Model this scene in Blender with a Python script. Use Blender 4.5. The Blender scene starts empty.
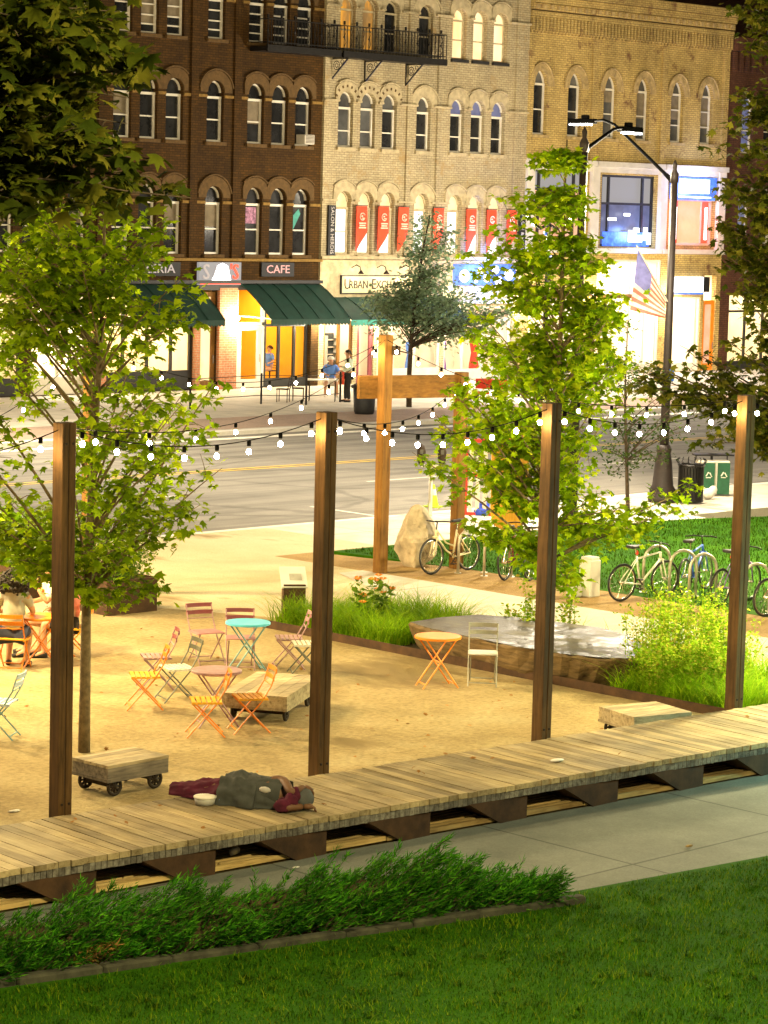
import bpy, bmesh, math, random
import numpy as np
from mathutils import Vector, Matrix
from mathutils.geometry import tessellate_polygon
R = math.radians
rng = random.Random(7); nr = np.random.RandomState(11)
D = bpy.data
sc = bpy.context.scene
SKY, SUN, EXPO = .006, .1, 0.52
col = sc.collection

# ------------------------------------------------------------------ camera calibration (street-aligned world: X along the street, Y across it)
FPX, EYE, ROLL, PITCH, AZ = 2600., 6.6, R(1.5), math.atan(300/2600.), R(45.4)
SA, CA_ = math.sin(AZ), math.cos(AZ)
def ray(px, py):
    x, y = px-384, 512-py
    c, s = math.cos(ROLL), math.sin(ROLL)
    x, y = c*x-s*y, s*x+c*y
    X = x; Y = FPX*math.cos(PITCH)+y*math.sin(PITCH); Z = -FPX*math.sin(PITCH)+y*math.cos(PITCH)
    return Vector((X*SA+Y*CA_, -X*CA_+Y*SA, Z))
def G(px, py, z=0.):                       # where a sight line meets the level z
    d = ray(px, py); t = (z-EYE)/d.z
    return Vector((d.x*t, d.y*t, z))
def AT(px, py, dist):                      # point on a sight line at a plan distance
    d = ray(px, py); t = dist/math.hypot(d.x, d.y)
    return Vector((d.x*t, d.y*t, EYE+d.z*t))
def ang(th): return R(th-44.6)             # 0 = to the right as seen from the terrace, 90 = away

# ------------------------------------------------------------------ materials
def nodes(name):
    m = D.materials.new(name); m.use_nodes = True
    nt = m.node_tree; b = nt.nodes['Principled BSDF']
    return m, nt, nt.nodes, nt.links, b
def setc(b, c, rough=.6, metal=0., spec=.4):
    b.inputs['Base Color'].default_value = (*c, 1); b.inputs['Roughness'].default_value = rough
    b.inputs['Metallic'].default_value = metal; b.inputs['Specular IOR Level'].default_value = spec
def coord(N, L, scale=(1, 1, 1), rot=(0, 0, 0), obj=False):
    t = N.new('ShaderNodeTexCoord'); mp = N.new('ShaderNodeMapping')
    mp.inputs['Scale'].default_value = scale; mp.inputs['Rotation'].default_value = rot
    if obj: L.new(t.outputs['Object'], mp.inputs['Vector'])
    else:
        g = N.new('ShaderNodeNewGeometry'); L.new(g.outputs['Position'], mp.inputs['Vector'])
    return mp.outputs['Vector']
def ramp(N, stops):
    r = N.new('ShaderNodeValToRGB'); e = r.color_ramp.elements
    while len(e) > 1: e.remove(e[-1])
    e[0].position = stops[0][0]; e[0].color = (*stops[0][1], 1)
    for p, c in stops[1:]:
        x = e.new(p); x.color = (*c, 1)
    return r
def noise(N, L, v, sc_, det=4, rough=.6):
    n = N.new('ShaderNodeTexNoise'); n.inputs['Scale'].default_value = sc_; n.inputs['Detail'].default_value = det
    n.inputs['Roughness'].default_value = rough; L.new(v, n.inputs['Vector']); return n
def mixc(N, L, fac, a, b_, mode='MIX'):
    m = N.new('ShaderNodeMix'); m.data_type = 'RGBA'; m.blend_type = mode
    for s, x in ((0, fac), (6, a), (7, b_)):
        if hasattr(x, 'is_linked') or hasattr(x, 'links'): L.new(x, m.inputs[s])
        elif s == 0: m.inputs[s].default_value = x
        else: m.inputs[s].default_value = (*x, 1)
    return m.outputs[2]
def bump(N, L, b, h, strength=.3, dist=.02):
    n = N.new('ShaderNodeBump'); n.inputs['Strength'].default_value = strength; n.inputs['Distance'].default_value = dist
    L.new(h, n.inputs['Height']); L.new(n.outputs['Normal'], b.inputs['Normal'])
def plain(name, c, rough=.55, metal=0., var=.25, vs=6., bmp=0., spec=.4):
    m, nt, N, L, b = nodes(name); setc(b, c, rough, metal, spec)
    v = coord(N, L)
    n = noise(N, L, v, vs, 5)
    lo = tuple(x*(1-var) for x in c); hi = tuple(min(1, x*(1+var)) for x in c)
    r = ramp(N, [(.3, lo), (.7, hi)]); L.new(n.outputs['Fac'], r.inputs['Fac']); L.new(r.outputs['Color'], b.inputs['Base Color'])
    if bmp: bump(N, L, b, n.outputs['Fac'], bmp)
    return m
def emit(name, c, s):
    m, nt, N, L, b = nodes(name); setc(b, (.02, .02, .02))
    b.inputs['Emission Color'].default_value = (*c, 1); b.inputs['Emission Strength'].default_value = s
    return m
def emit_var(name, cols, s, sx=2., stretch=(1, 1, 1)):
    m, nt, N, L, b = nodes(name); setc(b, (.05, .05, .05), .3)
    v = coord(N, L, stretch); n = noise(N, L, v, sx, 3)
    st = [(.25+.5*i/(len(cols)-1), c) for i, c in enumerate(cols)]
    r = ramp(N, st); L.new(n.outputs['Fac'], r.inputs['Fac']); L.new(r.outputs['Color'], b.inputs['Emission Color'])
    b.inputs['Emission Strength'].default_value = s
    return m
def brick(name, c1, c2, mortar, soot=.5, scale=1., dirtcol=None):
    m, nt, N, L, b = nodes(name); setc(b, c1, .85, 0, .2)
    t = N.new('ShaderNodeNewGeometry'); sp = N.new('ShaderNodeSeparateXYZ'); L.new(t.outputs['Position'], sp.inputs[0])
    ad = N.new('ShaderNodeMath'); L.new(sp.outputs['X'], ad.inputs[0]); L.new(sp.outputs['Y'], ad.inputs[1])
    cb = N.new('ShaderNodeCombineXYZ'); L.new(ad.outputs[0], cb.inputs['X']); L.new(sp.outputs['Z'], cb.inputs['Y'])
    br = N.new('ShaderNodeTexBrick'); L.new(cb.outputs[0], br.inputs['Vector'])
    br.inputs['Color1'].default_value = (*c1, 1); br.inputs['Color2'].default_value = (*c2, 1); br.inputs['Mortar'].default_value = (*mortar, 1)
    br.inputs['Scale'].default_value = scale; br.inputs['Brick Width'].default_value = .26; br.inputs['Row Height'].default_value = .088
    br.inputs['Mortar Size'].default_value = .011; br.inputs['Bias'].default_value = -.1
    n = noise(N, L, coord(N, L, (1, 1, .45)), .9, 7, .68)
    r = ramp(N, [(.3, (1-soot,)*3), (.62, (1.1, 1.08, 1.05))]); L.new(n.outputs['Fac'], r.inputs['Fac'])
    c = mixc(N, L, 1., br.outputs['Color'], r.outputs['Color'], 'MULTIPLY')
    n3 = noise(N, L, coord(N, L), 14, 3); r3 = ramp(N, [(.35, (.8, .8, .8)), (.65, (1.12, 1.12, 1.12))]); L.new(n3.outputs['Fac'], r3.inputs['Fac'])
    c = mixc(N, L, 1., c, r3.outputs['Color'], 'MULTIPLY')
    if dirtcol:
        n2 = noise(N, L, coord(N, L, (1, 1, 1)), 1.7, 6, .75); r2 = ramp(N, [(.56, (0,)*3), (.68, (1,)*3)]); L.new(n2.outputs['Fac'], r2.inputs['Fac'])
        c = mixc(N, L, r2.outputs['Color'], c, dirtcol)
    L.new(c, b.inputs['Base Color']); bump(N, L, b, br.outputs['Fac'], -.5, .015)
    return m
def wood(name, c1, c2, axis='X', boards=0., rough=.7, dark=(.05, .035, .02)):
    m, nt, N, L, b = nodes(name); setc(b, c1, rough, 0, .3)
    s = {'X': (1.2, 14, 14), 'Y': (14, 1.2, 14), 'Z': (14, 14, 1.2)}[axis]
    n = noise(N, L, coord(N, L, s), 1.5, 7, .65)
    r = ramp(N, [(.28, dark), (.45, c1), (.7, c2)]); L.new(n.outputs['Fac'], r.inputs['Fac'])
    n2 = noise(N, L, coord(N, L), 1.1, 5); r2 = ramp(N, [(.3, (.55,)*3), (.65, (1.1,)*3)]); L.new(n2.outputs['Fac'], r2.inputs['Fac'])
    c = mixc(N, L, 1., r.outputs['Color'], r2.outputs['Color'], 'MULTIPLY')
    g = N.new('ShaderNodeNewGeometry'); r3 = ramp(N, [(0, (.62, .6, .58)), (.5, (.95,)*3), (1, (1.2, 1.18, 1.12))]); L.new(g.outputs['Random Per Island'], r3.inputs['Fac'])
    c = mixc(N, L, 1., c, r3.outputs['Color'], 'MULTIPLY')
    L.new(c, b.inputs['Base Color']); bump(N, L, b, n.outputs['Fac'], .35, .01)
    return m
def leafmat(name, cols, trans=.45, rough=.5):
    m, nt, N, L, b = nodes(name)
    g = N.new('ShaderNodeNewGeometry'); r = ramp(N, [(i/(len(cols)-1), c) for i, c in enumerate(cols)])
    L.new(g.outputs['Random Per Island'], r.inputs['Fac'])
    n = noise(N, L, coord(N, L), 1.6, 2); r2 = ramp(N, [(.35, (.7,)*3), (.65, (1.2,)*3)]); L.new(n.outputs['Fac'], r2.inputs['Fac'])
    c = mixc(N, L, 1., r.outputs['Color'], r2.outputs['Color'], 'MULTIPLY')
    setc(b, (.1, .2, .02), .75, 0, .08); L.new(c, b.inputs['Base Color'])
    t = N.new('ShaderNodeBsdfTranslucent'); L.new(c, t.inputs['Color'])
    mx = N.new('ShaderNodeMixShader'); mx.inputs[0].default_value = trans
    L.new(b.outputs[0], mx.inputs[1]); L.new(t.outputs[0], mx.inputs[2]); L.new(mx.outputs[0], N['Material Output'].inputs['Surface'])
    return m
def ground(name, cols, s1, s2, rough=.9, bmp=.3, speck=None, spots=None, ss=60):
    m, nt, N, L, b = nodes(name); setc(b, cols[0], rough, 0, .08)
    n = noise(N, L, coord(N, L), s1, 7, .65)
    r = ramp(N, [(.28+.44*i/(len(cols)-1), c) for i, c in enumerate(cols)]); L.new(n.outputs['Fac'], r.inputs['Fac'])
    n2 = noise(N, L, coord(N, L), s2, 4, .7); r2 = ramp(N, [(.3, (.72,)*3), (.7, (1.22,)*3)]); L.new(n2.outputs['Fac'], r2.inputs['Fac'])
    c = mixc(N, L, 1., r.outputs['Color'], r2.outputs['Color'], 'MULTIPLY')
    if spots:
        n3 = noise(N, L, coord(N, L, (1, .45, 1), (0, 0, .5)), .42, 5, .6); r3 = ramp(N, [(.57, (0,)*3), (.64, (1,)*3)]); L.new(n3.outputs['Fac'], r3.inputs['Fac'])
        c = mixc(N, L, r3.outputs['Color'], c, spots)
    L.new(c, b.inputs['Base Color']); bump(N, L, b, n2.outputs['Fac'], bmp, .03)
    return m
def slabs(name, c, sx, sy, joint, var=.14):
    m, nt, N, L, b = nodes(name); setc(b, c, .85, 0, .25)
    br = N.new('ShaderNodeTexBrick'); L.new(coord(N, L), br.inputs['Vector']); br.offset = 0.
    br.inputs['Color1'].default_value = (*[x*(1-var*.4) for x in c], 1); br.inputs['Color2'].default_value = (*[x*(1+var*.4) for x in c], 1)
    br.inputs['Mortar'].default_value = (*[x*.55 for x in c], 1); br.inputs['Scale'].default_value = 1; br.inputs['Brick Width'].default_value = sx
    br.inputs['Row Height'].default_value = sy; br.inputs['Mortar Size'].default_value = joint
    n = noise(N, L, coord(N, L), .8, 8, .7); r = ramp(N, [(.3, (.72,)*3), (.66, (1.14,)*3)]); L.new(n.outputs['Fac'], r.inputs['Fac'])
    n2 = noise(N, L, coord(N, L), 45, 3); r2 = ramp(N, [(.3, (.85,)*3), (.7, (1.12,)*3)]); L.new(n2.outputs['Fac'], r2.inputs['Fac'])
    cc = mixc(N, L, 1., mixc(N, L, 1., br.outputs['Color'], r.outputs['Color'], 'MULTIPLY'), r2.outputs['Color'], 'MULTIPLY')
    L.new(cc, b.inputs['Base Color']); bump(N, L, b, n2.outputs['Fac'], .15, .01)
    return m
def glassmat(name, tint=(1, 1, 1)):
    m, nt, N, L, b = nodes(name)
    t = N.new('ShaderNodeBsdfTransparent'); t.inputs[0].default_value = (*tint, 1)
    g = N.new('ShaderNodeBsdfGlossy'); g.inputs['Roughness'].default_value = .05
    lw = N.new('ShaderNodeLayerWeight'); f = N.new('ShaderNodeMath'); f.operation = 'POWER'; L.new(lw.outputs['Facing'], f.inputs[0]); f.inputs[1].default_value = 3.5
    mx = N.new('ShaderNodeMixShader'); L.new(f.outputs[0], mx.inputs[0]); L.new(t.outputs[0], mx.inputs[1]); L.new(g.outputs[0], mx.inputs[2])
    L.new(mx.outputs[0], N['Material Output'].inputs['Surface'])
    return m

M = {}
M['brown_brick'] = brick('brown_brick', (.085, .04, .006), (.05, .024, .004), (.03, .017, .004), .5)
M['cream_brick'] = brick('cream_brick', (.50, .43, .26), (.41, .34, .20), (.27, .21, .12), .3, 1, (.36, .25, .11))
M['tan_brick'] = brick('tan_brick', (.58, .43, .15), (.46, .33, .11), (.26, .18, .07), .38, 1, (.16, .08, .04))
M['red_brick'] = brick('red_brick', (.50, .2, .1), (.40, .15, .07), (.4, .3, .2), .3)
M['dark_brick'] = brick('dark_brick', (.12, .05, .025), (.09, .035, .02), (.05, .03, .02), .5)
M['brown_stone'] = plain('brown_stone', (.11, .062, .018), .9, 0, .3, 9, .2)
M['gold_stone'] = plain('gold_stone', (.24, .14, .03), .9, 0, .3, 9)
M['cream_stone'] = plain('cream_stone', (.46, .38, .22), .9, 0, .25, 5, .2)
M['tan_stone'] = plain('tan_stone', (.40, .29, .12), .9, 0, .4, 5, .3)
M['pale_paint'] = plain('pale_paint', (.62, .57, .46), .6, 0, .12, 2)
M['white_paint'] = plain('white_paint', (.74, .69, .56), .5, 0, .1, 3)
M['dark_frame'] = plain('dark_frame', (.02, .019, .017), .5)
M['black_metal'] = plain('black_metal', (.018, .016, .014), .45, .5)
M['dark_glass'] = plain('dark_glass', (.022, .022, .022), .08, 0, .6, 1.2, 0, .6)
M['grey_glass'] = plain('grey_glass', (.09, .09, .085), .1, 0, .5, .8, 0, .6)
M['glass'] = glassmat('glass')
M['white_lit'] = emit_var('white_lit', [(1., .72, .42), (1, .93, .8), (1, 1, .97)], 1.5, 1.3, (1, 1, .5))
M['cream_lit'] = emit_var('cream_lit', [(1, .6, .22), (1, .75, .38)], .95, 1.5)
M['warm_lit'] = emit_var('warm_lit', [(1, .5, .15), (1, .66, .32), (1, .74, .42)], 1.15, 1.1, (1, 1, .6))
M['orange_lit'] = emit_var('orange_lit', [(.16, .08, .02), (.3, .15, .03), (.75, .3, .02), (1, .5, .02)], .75, 1.6, (1.5, 1, .5))
M['blue_lit'] = emit_var('blue_lit', [(.02, .06, .5), (.04, .16, 1.), (.12, .35, 1)], 1.2, 5)
M['dim_blue_lit'] = emit_var('dim_blue_lit', [(.05, .055, .14), (.1, .11, .22), (.16, .17, .3)], .8, 1.6)
M['grey_blind_lit'] = emit('grey_blind_lit', (.3, .28, .27), .85)
M['salmon_lit'] = emit_var('salmon_lit', [(.9, .35, .16), (1, .55, .33)], .85, 1.5)
M['peach_lit'] = emit_var('peach_lit', [(.95, .5, .22), (1, .65, .35)], .8, 1.5)
M['pure_white_lit'] = emit('pure_white_lit', (1, .97, .92), 4)
M['sign_white_lit'] = emit('sign_white_lit', (.93, .96, 1), 3)
M['red_lit'] = emit('red_lit', (1, .06, .02), 1.6)
M['pink_lit'] = emit('pink_lit', (1, .45, .36), .9)
M['ceiling_lit'] = emit('ceiling_lit', (1, .85, .6), 3)
M['bulb_lit'] = emit('bulb_lit', (1, .74, .34), 420)
M['lamp_lit'] = emit('lamp_lit', (1, .88, .62), 30)
M['lamp_cool'] = emit('lamp_cool', (.9, .97, 1.), 22)
M['green_awning'] = plain('green_awning', (.008, .04, .026), .7, 0, .25, 3)
M['teal_trim'] = plain('teal_trim', (.06, .3, .24), .7)
M['red_banner'] = plain('red_banner', (.72, .075, .025), .75, 0, .12, 3)
M['banner_ink'] = plain('banner_ink', (.86, .6, .45), .8)
M['black_board'] = plain('black_board', (.012, .012, .012), .6)
M['letter_grey'] = plain('letter_grey', (.5, .46, .42), .5)
M['letter_white'] = emit('letter_white', (.9, .72, .6), .5)
M['sign_cream'] = plain('sign_cream', (.62, .5, .28), .7, 0, .06, 2)
M['letter_black'] = plain('letter_black', (.02, .018, .012), .6)
M['yellow_wall'] = plain('yellow_wall', (.85, .47, .03), .8, 0, .08, 2)
M['white_wall'] = plain('white_wall', (.85, .74, .55), .8, 0, .1, 2)
M['dark_wood_floor'] = plain('dark_wood_floor', (.2, .11, .05), .6)
def asphalt():
    m, nt, N, L, b = nodes('asphalt'); setc(b, (.18, .16, .13), .85, 0, .15)
    n = noise(N, L, coord(N, L), .35, 7, .65); r = ramp(N, [(.28, (.16, .148, .125)), (.5, (.21, .193, .165)), (.72, (.25, .23, .195))]); L.new(n.outputs['Fac'], r.inputs['Fac'])
    n2 = noise(N, L, coord(N, L, (.05, 1.4, 1)), 1.2, 5, .6); r2 = ramp(N, [(.35, (.72,)*3), (.5, (1,)*3), (.66, (1.2,)*3)]); L.new(n2.outputs['Fac'], r2.inputs['Fac'])
    c = mixc(N, L, 1., r.outputs['Color'], r2.outputs['Color'], 'MULTIPLY')
    n3 = noise(N, L, coord(N, L), 40, 3); r3 = ramp(N, [(.3, (.8,)*3), (.7, (1.18,)*3)]); L.new(n3.outputs['Fac'], r3.inputs['Fac'])
    c = mixc(N, L, 1., c, r3.outputs['Color'], 'MULTIPLY')
    vo = N.new('ShaderNodeTexVoronoi'); vo.feature = 'DISTANCE_TO_EDGE'; vo.inputs['Scale'].default_value = .22; wv = noise(N, L, coord(N, L), 1.3, 4); mx = N.new('ShaderNodeMix'); mx.data_type = 'VECTOR'; mx.inputs[0].default_value = .25
    L.new(coord(N, L), mx.inputs[4]); L.new(wv.outputs['Color'], mx.inputs[5]); L.new(mx.outputs[1], vo.inputs['Vector'])
    r4 = ramp(N, [(.0, (.72,)*3), (.008, (.78,)*3), (.014, (1,)*3)]); L.new(vo.outputs['Distance'], r4.inputs['Fac']); c = mixc(N, L, 1., c, r4.outputs['Color'], 'MULTIPLY')
    L.new(c, b.inputs['Base Color']); bump(N, L, b, n3.outputs['Fac'], .2, .02); return m
M['asphalt'] = asphalt()
M['concrete'] = slabs('concrete', (.55, .5, .4), 3.4, 3.2, .02)
M['plaza_concrete'] = ground('plaza_concrete', [(.46, .385, .23), (.53, .45, .28), (.58, .5, .33)], .5, 40, .9, .15, None, (.27, .2, .1))
M['path_concrete'] = slabs('path_concrete', (.185, .19, .165), 2.9, 2.4, .018)
M['pale_kerb'] = plain('pale_kerb', (.62, .58, .5), .8, 0, .1, 4)
M['brick_paving'] = brick('brick_paving', (.5, .3, .2), (.42, .24, .16), (.36, .26, .2), .2)
M['gravel'] = ground('gravel', [(.255, .185, .085), (.36, .272, .135), (.43, .345, .19)], .75, 13, .95, .8, None, (.235, .17, .08))
M['dirt'] = ground('dirt', [(.24, .15, .06), (.33, .22, .09), (.4, .28, .12)], 1., 25, .95, .5)
M['soil'] = ground('soil', [(.05, .035, .018), (.09, .065, .03)], 2, 25, .95, .5)
M['lawn'] = ground('lawn', [(.016, .062, .001), (.032, .11, .0015), (.05, .14, .002)], .9, 30, .95, .8)
M['base_ground'] = ground('base_ground', [(.06, .05, .035), (.1, .085, .06)], .5, 20, .95)
M['paint_line'] = plain('paint_line', (.62, .58, .48), .8, 0, .2, 8)
M['yellow_line'] = plain('yellow_line', (.62, .4, .06), .8, 0, .25, 5)
M['deck'] = wood('deck', (.38, .29, .15), (.52, .41, .235), 'Y', 0, .75, (.18, .115, .045))
M['deck_edge'] = wood('deck_edge', (.16, .14, .115), (.3, .28, .235), 'Y', 0, .8, (.07, .055, .04))
M['slats'] = wood('slats', (.46, .31, .12), (.62, .45, .19), 'X', 0, .8, (.24, .15, .05))
M['corten'] = plain('corten', (.06, .028, .01), .8, .1, .5, 5, .25)
M['post_timber'] = wood('post_timber', (.085, .042, .011), (.14, .07, .02), 'Z', 0, .75, (.035, .018, .005))
M['gold_timber'] = wood('gold_timber', (.19, .088, .017), (.27, .135, .027), 'Z', 0, .75, (.1, .048, .012))
M['cart_wood'] = wood('cart_wood', (.36, .28, .16), (.52, .43, .28), 'X', 0, .8, (.12, .085, .05))
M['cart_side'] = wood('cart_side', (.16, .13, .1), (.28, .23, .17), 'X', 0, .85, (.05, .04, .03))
M['lamp_iron'] = plain('lamp_iron', (.02, .013, .01), .6, .2, .3, 10)
M['cable_black'] = plain('cable_black', (.004, .004, .004), .95, 0, .1, 9, 0, .05)
M['iron'] = plain('iron', (.045, .032, .022), .7, .6, .4, 12)
M['grass_blade'] = leafmat('grass_blade', [(.014, .055, .001), (.035, .12, .0012), (.065, .17, .0015), (.2, .25, .008)], .3)
M['far_grass'] = leafmat('far_grass', [(.016, .05, .001), (.03, .08, .0015), (.055, .11, .003)], .3)
M['bed_grass'] = leafmat('bed_grass', [(.13, .29, .004), (.22, .41, .006), (.36, .5, .018)], .4)
M['feather'] = leafmat('feather', [(.13, .27, .005), (.22, .38, .008), (.36, .47, .025), (.4, .3, .045)], .4)
M['juniper'] = leafmat('juniper', [(.014, .085, .004), (.03, .15, .005), (.055, .22, .007), (.11, .32, .012)], .25)
M['dead_sprig'] = leafmat('dead_sprig', [(.3, .14, .04), (.4, .2, .06)], .2)
M['maple'] = leafmat('maple', [(.085, .15, .003), (.15, .25, .004), (.23, .35, .006), (.36, .46, .01)], .5)
M['lime_maple'] = leafmat('lime_maple', [(.11, .21, .003), (.2, .34, .004), (.32, .46, .006), (.46, .54, .01)], .5)
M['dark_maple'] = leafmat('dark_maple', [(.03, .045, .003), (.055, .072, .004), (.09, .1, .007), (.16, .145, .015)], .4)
M['dusky_leaf'] = leafmat('dusky_leaf', [(.15, .23, .12), (.22, .32, .18), (.32, .42, .25)], .5)
M['small_leaf'] = leafmat('small_leaf', [(.02, .045, .008), (.04, .08, .012), (.08, .11, .02)], .35)
M['box_leaf'] = leafmat('box_leaf', [(.07, .15, .012), (.12, .22, .015), (.2, .3, .03)], .35)
M['bark'] = plain('bark', (.15, .105, .05), .9, 0, .4, 14, .4)
M['dark_bark'] = plain('dark_bark', (.06, .04, .022), .9, 0, .4, 14, .4)
M['orange_paint'] = plain('orange_paint', (.78, .23, .012), .45, 0, .1, 8)
M['yellow_paint'] = plain('yellow_paint', (.8, .38, .02), .45, 0, .1, 8)
M['maroon_paint'] = plain('maroon_paint', (.2, .045, .05), .5, 0, .15, 8)
M['pink_paint'] = plain('pink_paint', (.46, .2, .2), .5, 0, .15, 8)
M['mauve_paint'] = plain('mauve_paint', (.35, .2, .2), .55, 0, .25, 10)
M['grey_paint'] = plain('grey_paint', (.3, .28, .22), .5, 0, .15, 8)
M['dim_grey_paint'] = plain('dim_grey_paint', (.11, .11, .075), .5, 0, .15, 8)
M['pale_seat'] = plain('pale_seat', (.62, .58, .48), .5, 0, .1, 8)
M['aqua_paint'] = plain('aqua_paint', (.09, .45, .62), .45, 0, .08, 8)
M['steel_blue_paint'] = plain('steel_blue_paint', (.16, .3, .31), .5, 0, .1, 8)
M['pale_blue'] = plain('pale_blue', (.5, .6, .68), .5, 0, .1, 8)
M['galv'] = plain('galv', (.55, .5, .4), .4, .6, .15, 10)
M['edging_stone'] = plain('edging_stone', (.05, .048, .03), .95, 0, .5, 7, .4)
M['blind'] = plain('blind', (.2, .16, .1), .9, 0, .3, 3)
M['rubber'] = plain('rubber', (.02, .018, .016), .7)
M['chrome'] = plain('chrome', (.6, .57, .5), .25, .9)
M['cream_bike'] = plain('cream_bike', (.72, .64, .4), .35)
M['white_bike'] = plain('white_bike', (.72, .68, .58), .35)
M['blue_bike'] = plain('blue_bike', (.04, .12, .5), .35)
M['purple_bike'] = plain('purple_bike', (.16, .06, .3), .35)
M['maroon_bike'] = plain('maroon_bike', (.2, .03, .04), .35)
M['black_saddle'] = plain('black_saddle', (.02, .018, .02), .6)
M['boulder'] = plain('boulder', (.42, .35, .24), .95, 0, .4, 3.5, .8)
M['wet_stone'] = None
M['wood_stone'] = wood('wood_stone', (.17, .11, .045), (.3, .2, .09), 'Y', 0, .75, (.05, .03, .015))
M['skin_dark'] = plain('skin_dark', (.16, .075, .035), .6, 0, .1, 8)
M['skin_tan'] = plain('skin_tan', (.5, .26, .14), .6, 0, .08, 8)
M['hair_black'] = plain('hair_black', (.022, .014, .009), .7, 0, .4, 40, .5)
M['hair_brown'] = plain('hair_brown', (.09, .045, .02), .7, 0, .4, 40)
M['grey_cloth'] = plain('grey_cloth', (.06, .062, .055), .95, 0, .2, 10, .3)
M['tee_grey'] = plain('tee_grey', (.42, .38, .28), .95, 0, .12, 10, .2)
M['navy_cloth'] = plain('navy_cloth', (.03, .035, .06), .95, 0, .2, 10)
M['white_cloth'] = plain('white_cloth', (.75, .7, .6), .95, 0, .1, 6, .2)
M['mint_shirt'] = plain('mint_shirt', (.58, .66, .5), .95, 0, .1, 6, .2)
M['blue_shirt'] = plain('blue_shirt', (.12, .26, .68), .95, 0, .25, 3, .2)
M['pink_cloth'] = plain('pink_cloth', (.6, .2, .14), .95, 0, .1, 6)
M['black_cloth'] = plain('black_cloth', (.03, .027, .025), .95, 0, .2, 8)
M['maroon_cloth'] = plain('maroon_cloth', (.085, .008, .025), .95, 0, .3, 10, .3)
M['denim'] = plain('denim', (.05, .12, .42), .95, 0, .2, 10)
M['cap_grey'] = plain('cap_grey', (.09, .09, .085), .95, 0, .15, 12)
M['red_cloth'] = plain('red_cloth', (.65, .05, .02), .8)
M['cone_lime'] = plain('cone_lime', (.42, .6, .03), .5)
M['barricade_red'] = plain('barricade_red', (.6, .03, .02), .5)
M['sandbag'] = plain('sandbag', (.03, .07, .5), .8)
M['orange_panel'] = wood('orange_panel', (.6, .3, .02), (.72, .4, .03), 'Z', 0, .7, (.4, .18, .01))
M['dark_green'] = plain('dark_green', (.015, .09, .04), .6)
M['flag_blue'] = plain('flag_blue', (.07, .07, .17), .9)
M['flag_red'] = plain('flag_red', (.3, .07, .05), .9)
M['flag_white'] = plain('flag_white', (.4, .3, .24), .9)
M['orange_petal'] = plain('orange_petal', (.8, .25, .02), .7)
M['panel_white'] = plain('panel_white', (.74, .72, .68), .4, 0, .08, 3)
M['litter'] = plain('litter', (.7, .66, .6), .8)
M['plastic_grey'] = plain('plastic_grey', (.4, .38, .34), .5)

def wet():
    m, nt, N, L, b = nodes('wet_stone'); setc(b, (.2, .18, .15), .25, 0, .05)
    n = noise(N, L, coord(N, L), 2.2, 7, .7); r = ramp(N, [(.34, (.018, .014, .009)), (.5, (.05, .043, .032)), (.66, (.17, .155, .125))])
    L.new(n.outputs['Fac'], r.inputs['Fac']); L.new(r.outputs['Color'], b.inputs['Base Color'])
    r2 = ramp(N, [(.42, (.3,)*3), (.62, (.62,)*3)]); L.new(n.outputs['Fac'], r2.inputs['Fac']); L.new(r2.outputs['Color'], b.inputs['Roughness'])
    bump(N, L, b, n.outputs['Fac'], .4, .03); return m
M['wet_stone'] = wet()

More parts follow.
